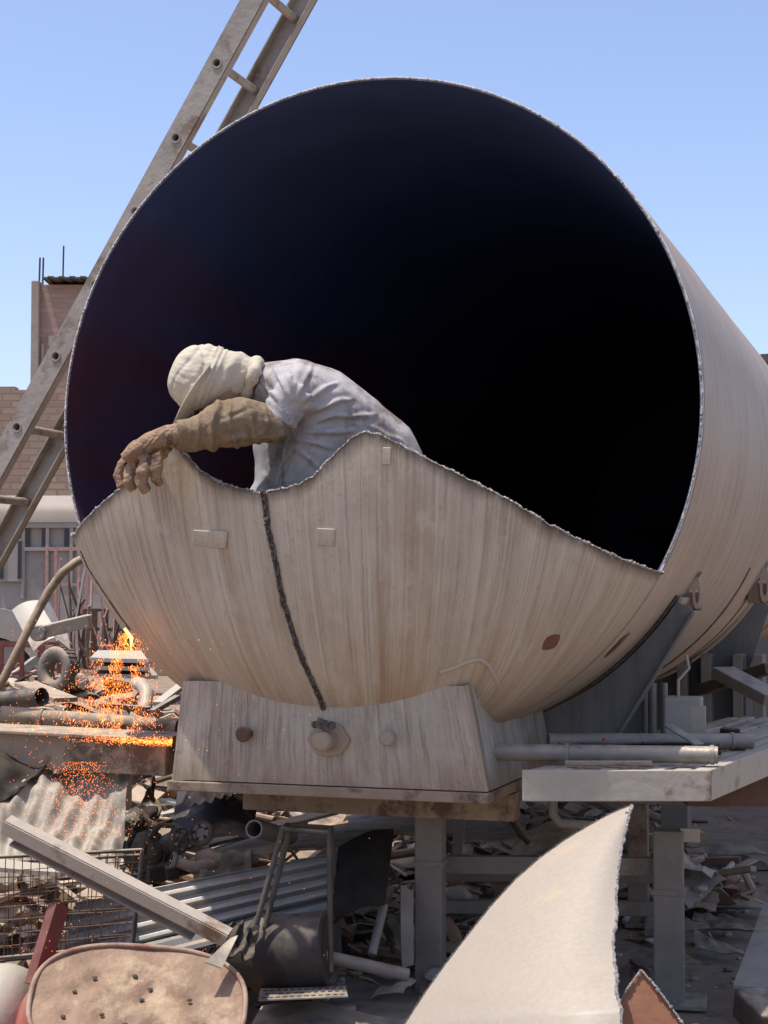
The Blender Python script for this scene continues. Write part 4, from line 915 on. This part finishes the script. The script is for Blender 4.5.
# stool frame
t = thing('stool_frame', 'bare bent steel tube stool frame standing in the scrap', 'stool', at(295,960,5.55))
tp = [at(281,829,5.50), at(328,833,5.50), at(331,828,5.75), at(287,825,5.75)]
b = MB(); b.tube([tp[0], tp[1]], .009, 10); b.tube([tp[1], tp[2]], .009, 10); b.tube([tp[2], tp[3]], .009, 10); b.tube([tp[3], tp[0]], .009, 10); b.build('seat_ring', 'iron', t, smooth=50)
for p_, q_ in ((at(283,828,5.50), at(252,940,5.45)), (at(290,829,5.55), at(258,955,5.5)), (at(329,831,5.50), at(331,972,5.45)), (at(331,828,5.75), at(340,958,5.8))):
    b = MB(); b.tube([p_, q_], .0095, 12); b.build('leg', 'iron', t, smooth=50)
pipe('open ended grey pipe pointing at the stool frame top', at(254,829,5.75), at(290,836,6.1), .032, 'steel', hollow=.006)
# dark half drum under stool
t = thing('crushed_drum', 'dark dusty crushed drum lying under the stool frame', 'drum', at(285,975,5.7))
b = MB(); dc = at(292,948,5.62)
b.lathe(dc+V((-.2,.0,-.02)), V((1,-.25,.12)), [(0,.0),(.05,.0),(.10,.05),(.125,.12),(.128,.22),(.13,.225),(.128,.23),(.125,.34),(.11,.345),(.10,.33),(0,.33)], 30)
for i in range(len(b.v)): b.v[i] = b.v[i]+V((0,0,.025*nz(b.v[i],5)))
b.build('shell', mat('dark_drum', (.03,.025,.022), (.06,.048,.04), .7, scale=8, dust=.25), t, smooth=40)
# big dark curved sheet right of panel
sheet('curved_plate', 'blackened curved plate standing against the ribbed panel end', [at(330,925,5.62), at(385,905,5.70), at(394,830,6.0), at(338,848,5.85)], mat('charred_plate', (.018,.016,.015), (.04,.033,.028), .8, scale=6, spec=.15), .008, lambda u, v: .04*math.sin(u*3.1), 16, 12, cat='plate')
sheet('dusty_panel', 'large tan dusted sheet lying flat behind the ribbed panel', [at(165,872,6.1), at(352,842,6.0), at(400,822,6.7), at(230,838,7.0)], 'beam', .01, lambda u, v: .02*math.sin(u*4), 16, 12)
sheet('rusty_sheet', 'rusty brown sheet under the saddle between stool and post', [at(345,832,6.5), at(520,838,6.6), at(530,815,7.4), at(350,815,7.3)], 'framebrown', .008, lambda u, v: .03*nz((u*3,v*3,5)), 16, 12)
sheet('curved_offcut', 'tall narrow curved offcut leaning on the left post', [at(402,968,5.75), at(414,965,5.75), at(414,892,5.85), at(401,885,5.85)], 'frame', .006, lambda u, v: .03*math.sin(v*3), 10, 14)
pipe('grey pipe lying low to the right of the crushed drum', at(318,955,5.55), at(408,975,5.6), .022, 'frame')
pipe('short vertical elbow pipe beside the curved offcut', at(372,955,5.7), at(384,905,5.8), .016, 'steel')
sheet('flat_plate', 'broad grey plate on the ground at bottom centre', [at(285,1040,5.35), at(440,1035,5.35), at(432,968,6.3), at(330,975,6.2)], 'frame', .01, None, 12, 12, wob=.01, cat='plate')
sheet('folded_plate', 'dusty folded plate below the flat one at bottom centre', [at(232,1060,5.1), at(420,1060,5.05), at(415,1012,5.45), at(262,1005,5.5)], 'steel', .008, lambda u, v: .02*math.sin(u*5), 16, 10, cat='plate')
# perforated plate
t = thing('perforated_plate', 'punched steel plate with rows of dark holes under the crushed drum', 'plate', at(300,990,5.4))
pc = [at(258,1000,5.25), at(348,996,5.2), at(344,980,5.65), at(262,982,5.65)]
sheet('sheet', None, pc, 'steel', .004, None, 6, 6, wob=0, par=t)
pn = (pc[1]-pc[0]).cross(pc[3]-pc[0]).normalized(); b = MB()
for i in range(12):
    for j in range(5):
        q = quadpt(pc, .06+.08*i+(.03 if j % 2 else 0), .1+.19*j)+pn*.002; b = MB(); b.lathe(q, pn, [(0,.0),(.0075,.0),(.0075,-.003)], 10); b.build('hole', 'black', t)
# small junk in the middle-left
t = thing('wheel_hub', 'round slotted wheel hub on a dark fender left of the stool', 'hub', at(201,836,6.1))
o = at(201,833,6.05); ax_ = V((-.25,-.85,.4)).normalized(); b = MB(); b.lathe(o, ax_, [(0,.0),(.018,.0),(.022,.008),(.03,.008),(.04,-.004),(.045,.006),(.047,-.012),(0,-.014)], 28); b.build('disc', 'steel', t, smooth=40)
sx = ax_.cross(UP).normalized(); sy = ax_.cross(sx)
for k in range(5):
    a = 2*math.pi*k/5; b = MB(); b.lathe(o+(sx*math.cos(a)+sy*math.sin(a))*.026+ax_*.009, ax_, [(0,.0),(.0065,.0),(.0065,-.004)], 10); b.build('slot', 'black', t)
sheet('dark_fender', 'dark curved fender sheet with tan dust behind the wheel hub', [at(165,862,6.15), at(250,848,6.3), at(262,790,6.7), at(178,790,6.6)], mat('fender', (.035,.03,.028), (.06,.05,.045), .7, scale=3, c3=(.36,.29,.22), t3=.56, s3=2.2), .006, lambda u, v: .08*math.sin(u*2.6), 24, 20, cat='fender')
t = thing('engine_block', 'sooty engine lump with rounded casings in the dark gap', 'engine', at(152,880,6.1))
DK = mat('oily_casting', (.035,.028,.022), (.07,.055,.042), .6, scale=14, bump=.5, dust=.55)
for c_, ax2, prof in ((at(150,856,6.15), V((-.3,-.8,.35)), [(0,.10),(.03,.10),(.034,.085),(.05,.08),(.075,.06),(.078,.04),(.088,.04),(.09,.02),(.078,.018),(.07,-.05),(.085,-.055),(.085,-.08),(0,-.08)]),
                      (at(175,842,6.02), V((.6,-.7,.2)), [(0,.06),(.02,.06),(.022,.045),(.042,.042),(.045,.02),(.036,.015),(.036,-.05),(0,-.05)]),
                      (at(138,828,6.25), V((-.6,-.5,.5)), [(0,.07),(.02,.068),(.04,.05),(.058,.05),(.06,.035),(.05,.03),(.05,-.06),(0,-.06)])):
    b = MB(); b.lathe(c_, ax2, prof, 28)
    for i in range(len(b.v)): b.v[i] = b.v[i]+V((nz(b.v[i],18), nz(b.v[i],18,3), nz(b.v[i],18,6)))*.010
    cs = b.build('casing', DK, t, smooth=35)
    a1 = ax2.normalized(); sx = a1.cross(UP).normalized(); sy = a1.cross(sx); rr_ = prof[6][0] if len(prof) > 10 else .034
    for k in range(6):
        a = k*math.pi/3+.3; b = MB(); b.lathe(c_+(sx*math.cos(a)+sy*math.sin(a))*rr_*.9+a1*.045, a1, [(0,.012),(.007,.012),(.007,-.01)], 6); b.build('bolt', 'steel', cs)
for pts in ((at(150,838,6.1), at(160,825,6.05), at(176,826,6.05), at(184,836,6.0)), (at(132,862,6.1), at(128,845,6.1), at(134,832,6.15))):
    b = MB(); b.tube(pts, .011, 10); b.build('oil_pipe', DK, t, smooth=60)
b = MB(); b.box(at(165,866,6.12), (.16,.12,.06), rot=(10,-8,25)); b.box(at(172,872,6.05), (.05,.04,.05), rot=(10,-8,25)); b.build('bracket', DK, t, bevel=.006)
t = thing('exhaust_pipe', 'tan dusty exhaust pipe with flared elbow beside the engine lump', 'pipe', at(215,870,6))
b = MB(); b.tube([at(178,862,5.95), at(195,868,5.95), at(215,862,6.0), at(255,857,6.1)], [.02,.022,.026,.028], 16); b.build('tube', 'beam', t, smooth=50)
b = MB(); b.lathe(at(177,861,5.95), V((-1,-.3,.3)), [(.02,0),(.03,.01),(.03,.02),(.02,.021)], 20); b.build('flange', 'steel', t, smooth=40)
sheet('crumpled_foil', 'crumpled shiny aluminium lump just under the saddle left corner', [at(186,805,6.2), at(232,795,6.2), at(225,776,6.5), at(190,778,6.5)], 'galvlight', .003, lambda u, v: .05*nz((u*5,v*5,1)), 24, 20, cat='scrap')
sheet('tan_strip', 'curled tan strip hanging near the saddle left corner', [at(226,800,6.3), at(272,790,6.3), at(270,776,6.4), at(238,772,6.4)], 'beam', .005, lambda u, v: .06*math.sin(u*3.1), 20, 8, cat='strip')
t = thing('grey_ring', 'thick pale ring hanging under the saddle left of centre', 'ring', at(248,798,6.4))
b = MB(); cc = at(248,790,6.4); b.tube([cc+V((math.cos(a)*.05,0,math.sin(a)*.035)) for a in [2*math.pi*k/24 for k in range(24)]], .012, 10, closed=True); b.build('hoop', 'steel', t, smooth=60)
sheet('torn_cloth', 'dark torn flap between square tube end and the crushed drum', [at(212,955,5.1), at(252,960,5.2), at(262,915,5.5), at(228,925,5.4)], 'black', .004, lambda u, v: .05*nz((u*4,v*4,7)), 20, 20, cat='flap')
sheet('torn_shard', 'sharp tan triangular shard at the end of the square tube', [at(205,962,4.98), at(222,968,4.99), at(238,935,5.1), at(230,938,5.1)], 'steel', .004, None, 4, 4, wob=.004, cat='shard')
for i, (lab, a_, b_, m_, w_) in enumerate((
    ('long pale timber lath lying under the cross beam', at(160,815,6.9), at(300,788,7.2), 'cream', .06),
    ('tan plank slanting behind the stool frame', at(200,845,6.6), at(330,812,7.2), 'wood', .10),
    ('blue grey slat in the scrap left of the stool', at(165,800,6.8), at(215,815,6.6), 'galv', .05),
    ('narrow dark bar across the scrap left of the left post', at(300,905,5.9), at(400,880,6.2), 'iron', .03),
    ('dull red bar below the ribbed panel end', at(330,975,5.7), at(262,1000,5.4), 'darkred', .03))):
    b = MB(); b.bar(a_, b_, w_, .014); b.build('loose_plank' if 'pl' in lab or 'lath' in lab else 'loose_bar', m_, label=lab, cat='plank' if m_ in ('cream','wood') else 'bar', bevel=.002)

r = random.Random(77); b = MB()
for k in range(46):
    x_ = r.uniform(-1.9, .5); y_ = r.uniform(5.7, 7.2); p = V((x_, y_, hgt(x_, y_)+r.uniform(.03,.16))); d = V((r.gauss(0,1), r.gauss(0,.6), r.gauss(0,.4))).normalized(); pts = [p.copy()]
    for q in range(9):
        d = (d+V((r.gauss(0,.5), r.gauss(0,.4), r.gauss(0,.45)-.1))).normalized(); p = p+d*.055; p.z = max(p.z, hgt(p.x, p.y)+.01); pts.append(p.copy())
    b.tube(pts, r.choice((.0025,.004,.006)), 6, col=r.choice(PAL[3:]))
b.build('tangled_wire', 'debris', col=True, kind='stuff', smooth=60, label='tangled wires and cables in the scrap below the saddle', cat='wire')
r = random.Random(15)
for i, (xa_, ya, Y, w_, h_, m_, lab) in enumerate((
    (222,870,6.0,.20,.10,'beam','tan folded sheet end between the exhaust pipe and the ribbed panel'),
    (150,800,6.5,.22,.12,'iron','black dented sheet in the gap right of the crumpled tin'),
    (395,935,5.9,.10,.09,'iron','small crumpled dark lump beside the curved offcut'),
    (372,893,5.85,.09,.06,'steel','little bright crumpled scrap below the blackened curved plate'),
    (500,890,6.9,.26,.08,'wood','splintered tan sheet behind the brace rails'),
    (545,840,7.6,.3,.10,'beam','sunlit tan sheet heaped behind the platform'),
    (490,815,8.2,.24,.09,'cream','pale bent sheet on the rubble right of the left post'))):
    c_ = at(xa_, ya, Y); A = V((math.cos(i*1.3), math.sin(i*1.3)*.6, .12))*w_; B = V((-.3*math.sin(i), .5, .8)).normalized()*h_*1.5
    sheet('bent_sheet', lab, [c_-A/2-B/2, c_+A/2-B/2, c_+A/2+B/2, c_-A/2+B/2], m_, .004, lambda u, v, i=i: .05*nz((u*3+i, v*3, i*2.2))+.03*math.sin(u*5+i)+.012*abs(nz((u*9,v*9,i))), 26, 20, wob=.012, ws=9)

# --- left middle ground
b = MB(); b.tube([at(-20,712,6.9), at(4,678,6.9), at(28,630,6.95), at(48,592,7.0), at(62,573,7.0), at(76,562,7.0), at(90,556,7.1)], .018, 14); b.build('bent_pipe', 'beam', label='long bent tan pipe curving up to the tank edge', cat='pipe', smooth=60)
t = thing('bent_chute', 'bent cream sheet metal chute tilted on the heap', 'chute', at(38,650,8.6))
sheet('side_sheet', None, [at(34,652,8.5), at(60,637,8.5), at(38,600,8.8), at(12,610,8.8)], 'cream', .006, lambda u, v: .02*math.sin(u*3), 10, 8, par=t)
sheet('back_sheet', None, [at(60,637,8.5), at(72,645,8.7), at(50,602,9.0), at(38,600,8.8)], 'steel', .006, None, 6, 6, par=t)
t = thing('channel_arm', 'pale U channel arm lying over the bent chute', 'channel', at(65,630,8.2))
p_, q_ = at(40,627,8.2), at(90,615,8.3); b = MB(); b.bar(p_, q_, .10, .008); b.bar(p_+V((0,-.05,-.03)), q_+V((0,-.05,-.03)), .008, .06); b.bar(p_+V((0,.05,-.03)), q_+V((0,.05,-.03)), .008, .06); b.build('channel', 'white', t, bevel=.003)
b = MB(); b.lathe(p_+V((0,-.056,-.03)), V((0,-1,0)), [(0,.01),(.035,.01),(.04,0),(.04,-.1)], 20); b.build('pivot_end', 'steel', t, smooth=40)
sheet('fallen_plate', 'small bluish plate leaning below the channel arm', [at(58,640,8.4), at(70,651,8.4), at(66,628,8.6), at(50,630,8.6)], 'steel', .01, None, 4, 4, cat='plate')
t = thing('tyre_carcass', 'dusty worn tyre standing on the heap at left', 'tyre', at(58,692,9.5))
o = at(58,670,9.5); ax_ = V((-.55,-.8,.1)).normalized()
b = MB(); b.lathe(o, ax_, [(.062,-.03),(.085,-.048),(.115,-.05),(.133,-.035),(.137,0),(.133,.035),(.115,.05),(.085,.048),(.062,.03),(.062,-.03)], 36); b.build('sidewall', mat('dusty_tyre', (.12,.10,.085), (.20,.17,.14), .9, scale=9, dust=.8), t, smooth=60)
for k in range(30):
    a = 2*math.pi*k/30; sx = ax_.cross(UP).normalized(); sy = ax_.cross(sx); rv = sx*math.cos(a)+sy*math.sin(a)
    b = MB(); b.box(o+rv*.137, (.012,.07,.008), ax=(ax_.cross(rv), ax_, rv)); b.build('tread_block', 'iron', t)
b = MB(); b.ell(at(82,681,8.8), (.035,.015,.045), n=18, m=10, ax=(V((.8,0,.5)).normalized(), V((0,1,0)), V((-.5,0,.8)).normalized())); b.build('white_dish', 'white', label='small white dish leaning right of the tyre', cat='dish', smooth=60)
# stacked pale sheets
for i, (y_, x0_, x1_, m_, lab) in enumerate(((654,92,148,'cream','topmost pale sheet of the stack under the torch'),(662,95,150,'white','second sheet of the pale stack under the torch'),(670,98,158,'galv','bluish sheet at the bottom of the stack under the torch'))):
    sheet('stacked_sheet', lab, [at(x0_-2,y_+3,8.6), at(x1_,y_+5,8.6), at(x1_-8,y_-3,9.4), at(x0_+6,y_-4,9.4)], m_, .02, None, 8, 4, wob=.01)
for i, (lab, a_, b_, m_, w_) in enumerate((
    ('broad tan plank lying low beside the tyre', at(26,684,8.0), at(66,700,7.6), 'wood', .12),
    ('pale slanting lath nearest the saddle at left', at(158,704,7.4), at(184,684,7.6), 'cream', .05),
    ('thin grey lath just below the slanting pale one', at(152,712,7.2), at(178,697,7.3), 'steel', .035),
    ('horizontal dark plank end behind the thick pipe', at(100,705,7.3), at(150,709,7.3), 'iron', .06))):
    b = MB(); b.bar(a_, b_, w_, .022); b.build('loose_lath' if 'lath' in lab else 'loose_plank', m_, label=lab, cat='plank', bevel=.003)
t = thing('curved_duct', 'pale curved duct bend standing under the sparks', 'duct', at(143,715,7.6))
b = MB(); b.tube([at(136,683,7.7), at(142,685,7.65), at(147,693,7.6), at(146,705,7.55), at(140,716,7.5)], [.03,.032,.032,.03,.034], 14); b.build('tube', 'white', t, smooth=60)
b = MB(); b.lathe(at(140,715,7.5), V((-.4,0,-1)), [(.034,0),(.045,.002),(.045,.012),(.034,.014)], 18); b.build('flange', 'white', t, smooth=40)
# red shelf racks
def rack(lab, x0_, x1_, y0_, y1_, Y, m_, nx, nyy, dep=.4, r_=.012):
    t_ = thing('steel_rack', lab, 'rack', at((x0_+x1_)/2, y1_, Y))
    for i in range(nx+1):
        for dz in (0, dep):
            b = MB(); x_ = x0_+(x1_-x0_)*i/nx; p_ = at(x_, y1_, Y)+V((0,dz,0)); q_ = at(x_+1, y0_, Y)+V((0,dz,0)); b.bar(p_, q_, r_*2, r_*2); b.build('upright', m_, t_)
    for j in range(nyy+1):
        for dz in (0, dep):
            b = MB(); y_ = y0_+(y1_-y0_)*j/nyy; b.bar(at(x0_, y_, Y)+V((0,dz,0)), at(x1_, y_+1, Y)+V((0,dz,0)), r_*1.6, r_*1.6); b.build('crossbar', m_, t_)
rack('faded pink steel rod rack standing before the bus', 46, 78, 548, 655, 11, 'pinkrod', 1, 3, .3, .009)
rack('low dark red rack at left behind the heap', -20, 42, 645, 700, 9.8, 'darkred', 3, 2, .5, .012)
rack('small rusty rod rack behind the sparks', 84, 128, 610, 668, 10.5, 'rust', 4, 3, .3, .009)
t = thing('rod_bundle', 'tangle of thin rusty rods sticking up behind the rod rack', 'rods', at(85,650,10.5))
r = random.Random(31)
for k in range(34):
    x_ = r.uniform(62,140); y_ = r.uniform(570,650); b = MB(); p_ = at(x_, 668, r.uniform(9.8,11)); q_ = at(x_+r.gauss(0,10), max(545+abs(x_-70)*1.1, y_-20), p_.y+r.uniform(-.3,.3)); mid = p_.lerp(q_,.5)+V((r.gauss(0,.04),0,0)); b.tube([p_, mid, q_], r.choice((.005,.008,.011)), 6); b.build('rod', r.choice(('rust','pinkrod','iron','steel')), t, smooth=60)

# --- right side ground
sheet('leaning_board', 'pale grey board leaning on scrap at the right edge', [at(733,985,5.75), at(790,990,5.6), at(800,900,6.5), at(764,903,6.5)], 'box', .012, None, 6, 4, wob=.004, cat='board')
b = MB(); b.bar(at(760,1000,5.6), at(790,1030,5.4), .2, .1); b.build('dark_block', 'iron', label='dark block on the ground below the pale board', cat='block', bevel=.01)
specs = [(640,852,720,862,8.0,'iron'),(690,845,760,858,9.2,'steel'),(640,893,700,901,7.2,'frame'),(655,880,760,890,7.8,'frame'),(700,905,750,900,7.3,'iron'),(625,915,690,922,6.6,'framebrown'),(690,920,735,935,6.9,'frame'),(625,935,655,950,6.4,'iron'),(700,862,768,868,8.6,'black'),(625,872,650,868,7.9,'steel')]
labs = ['dark strip plate on shaded ground just right of the right post top','grey flat sheet on far shaded ground near the brown sheeting','grey plate directly left of the right post foot level','long thin grey plate crossing behind the right post','dark scrap plate midway between right post and pale board','brown scrap plate just right of the foreground plate edge','grey scrap plate on the ground right of the right post','small dark plate beside the foreground plate edge','wide black rubber mat on far shaded ground at right','small pale plate beside the platform bearer']
for (xa_, ya, xb_, yb, Y, m_), lab in zip(specs, labs):
    p_, q_ = at(xa_, ya, Y), at(xb_, yb, Y-.1); gz = hgt(p_.x, Y)+.03; w_ = .22
    p_.z = gz+rnd.uniform(0,.03); q_.z = gz+rnd.uniform(0,.06)
    sheet('scrap_plate', lab, [p_-V((0,w_/2,0)), q_-V((-.03,w_*.4,0)), q_+V((-.08,w_*.5,.03)), p_+V((.04,w_*.6,.02))], m_, .008, lambda u, v: .02*nz((u*3,v*3,xa_)), 12, 8, cat='plate', wob=.015)
# bent tubes under the platform, lit rubble seen behind
for lab, pts in (('black bent tube handle in the rubble left of platform', [at(470,800,6.6), at(490,797,6.6), at(508,812,6.6), at(522,835,6.6), at(530,842,6.6)]), ('grey U shaped tube hanging under the platform', [at(553,798,5.6), at(553,815,5.6), at(560,823,5.6), at(600,826,5.6), at(615,820,5.65)])):
    b = MB(); b.tube(pts, .016, 12); b.build('bent_tube', 'iron' if 'black' in lab else 'frame', smooth=60, label=lab, cat='tube')

# ------------------------------------------------------------------ foreground cut plate (piece of the removed tank end)
t = thing('cut_plate', 'big curved pale offcut of tank plate standing in the foreground', 'plate', at(520,1300,3.3))
Yf = 3.3
rightE = [(632,805),(626,828),(621,850),(618,872),(616,895),(617,918),(613,940),(614,958),(617,975),(616,990),(621,1010),(622,1060),(624,1150),(626,1260)]
leftE = [(632,805),(610,814),(590,825),(565,840),(540,858),(515,880),(492,905),(468,935),(445,965),(425,993),(405,1024),(385,1060),(345,1140),(300,1260)]
def along(E, t_):
    k = t_*(len(E)-1); i = min(int(k), len(E)-2); f_ = k-i; return E[i][0]+(E[i+1][0]-E[i][0])*f_, E[i][1]+(E[i+1][1]-E[i][1])*f_
def fp(u, v):
    (xl, yl), (xr, yr) = along(leftE, v), along(rightE, v)
    x_, y_ = xl+(xr-xl)*u, yl+(yr-yl)*u
    bul = math.sin(min(1, u)*math.pi*.5)
    Y = Yf+.75*(1-bul)**1.3*v**.8 + .95*(1-v)**1.25
    j = .0
    if u > .995: x_ += 1.4*nz((v*45, 0, 3))
    return at(x_, y_, Y)
b = MB(); b.grid(lambda u, v: fp(u, 1-v), 50, 160, .012); n1 = 50*160
cpl = b.build('plate', 'plate', t, smooth=45, slots=['innerhead'], fslot=lambda i: 0 if i < n1 else 1)
bead('cut_edge', [fp(1, k/420)-V((0,.002,0)) for k in range(421)], .0032, 'slag', t, 1.0, seed=2)
bead('cut_edge', [fp(0, k/300) for k in range(301)], .003, 'slagdark', t, .4, seed=6)
t = thing('rust_offcut', 'pointed rust brown plate offcut behind the pale foreground plate', 'plate', at(650,1100,3.7))
ro = [(641,970),(652,982),(664,998),(676,1014),(690,1035),(720,1090),(640,1090),(615,1060),(618,1005),(628,988)]
b = MB(); b.prism([at(x_, y_, 3.72+(y_-970)*-.0006) for x_, y_ in ro], (.0,.012,.0)); b.build('plate', mat('bright_rust', (.24,.10,.055), (.33,.16,.09), .8, scale=5), t)
ed = [at(x_, y_, 3.715+(y_-970)*-.0006) for x_, y_ in ro[:6]]; ed = resample(ed, .004); bead('cut_edge', ed, .003, 'slag', t, 1.0, seed=12)
ed = resample([at(x_, y_, 3.715+(y_-970)*-.0006) for x_, y_ in ro[-3:]+ro[:1]], .004); bead('cut_edge', ed, .0026, 'slag', t, 1.0, seed=13)

# ------------------------------------------------------------------ sparks from the cutting torch
r = random.Random(5); b = MB(); bh = MB()
src = at(128,632,5.55)
def streak(mb, p, d, L, w_):
    d = d.normalized(); sx = d.cross(V((0,1,.1))).normalized(); sy = d.cross(sx)
    vs = [p-d*L/2, p+sx*w_, p+sy*w_, p-sx*w_, p-sy*w_, p+d*L/2]; mb.add(vs, [(0,2,1),(0,3,2),(0,4,3),(0,1,4),(5,1,2),(5,2,3),(5,3,4),(5,4,1)])
for k in range(5200):      # falling shower
    f_ = r.random()**.85; y_ = 633+f_*100; cx_ = 128-f_*22; x_ = cx_+r.gauss(0, 3+f_**.8*25)*(1 if r.random() > .3 else 1.8); Y = 5.6+r.uniform(-.3,.5)
    if y_ > 737 or x_ > 150+f_*14 or nz((x_*.09, y_*.09, 2)) < -.30+.3*r.random(): continue
    streak(bh if r.random() < .05 or (f_ < .12 and abs(x_-cx_) < 3 and r.random() < .4) else b, at(x_, y_, Y), V((r.gauss(0,.35)+(x_-cx_)*.012, r.gauss(0,.2), -1)), r.choice((.0015,.002,.003,.004,.006,.010)), r.uniform(.0004,.00095))
for k in range(1500):      # splash along the beam top
    x_ = 172-abs(r.gauss(0, 38)); streak(bh if x_ > 122 and r.random() < .16 else b, at(x_, 742+r.gauss(0,2.0)-(172-x_)*.04, 5.82+r.uniform(-.03,.05)), V((-1, 0, r.gauss(0,.25))), r.uniform(.0015,.007), r.uniform(.0004,.0009))
for k in range(900):       # below the beam
    f_ = r.random()**1.3; streak(b, at(82+r.gauss(0, 12+f_*22), 762+f_*75, 5.6+r.uniform(-.3,.1)), V((r.gauss(0,.5), 0, -1)), r.uniform(.0015,.005), r.uniform(.0004,.0009))
for k in range(500):       # stray
    streak(b, at(abs(r.gauss(0, 110))+10, r.uniform(620, 960), r.uniform(4.9,5.9)), V((r.gauss(0,1), 0, -1)), r.uniform(.0015,.005), r.uniform(.0004,.0008))
b.build('falling_sparks', 'spark', kind='stuff', label='shower of orange sparks falling from the cut', cat='sparks')
bh.build('hot_sparks', 'sparkhot', kind='stuff', label='brightest yellow orange sparks near the cut and on the beam', cat='sparks')
b = MB(); n_ = (at(128,630,5.5)-at(128,630,6)).normalized()
b.tube([src+V((-.012,.0,.012)), src+V((.012,-.0,-.02)), src+V((.01,0,-.06))], [.004,.006,.001], 8); b.build('torch_flame', 'sparkhot', label='bright orange flame where the torch cuts the seam', cat='flame', smooth=60)

# groups of look-alikes
GROUPS = dict(bent_sheet='bent sheets caught in the scrap', scrap_plate='flat plates scattered on the shaded ground', stacked_sheet='pale sheets stacked under the torch', ribbed_panel='ribbed galvanised panels in the scrap',
              loose_plank='loose planks and laths in the scrap', loose_lath='loose planks and laths in the scrap', loose_bar='loose bars in the scrap', standpipe='upright pipes by the winged saddle',
              steel_rack='steel rod racks behind the heap', steel_pipe='pipes lying in the yard', diagonal_brace='diagonal braces under the tank', steel_strip='strips among the platform pipes', bent_tube='bent tubes under the platform')
for o in scene.objects:
    if o.parent is None and o.name.split('.')[0] in GROUPS: o['group'] = GROUPS[o.name.split('.')[0]]
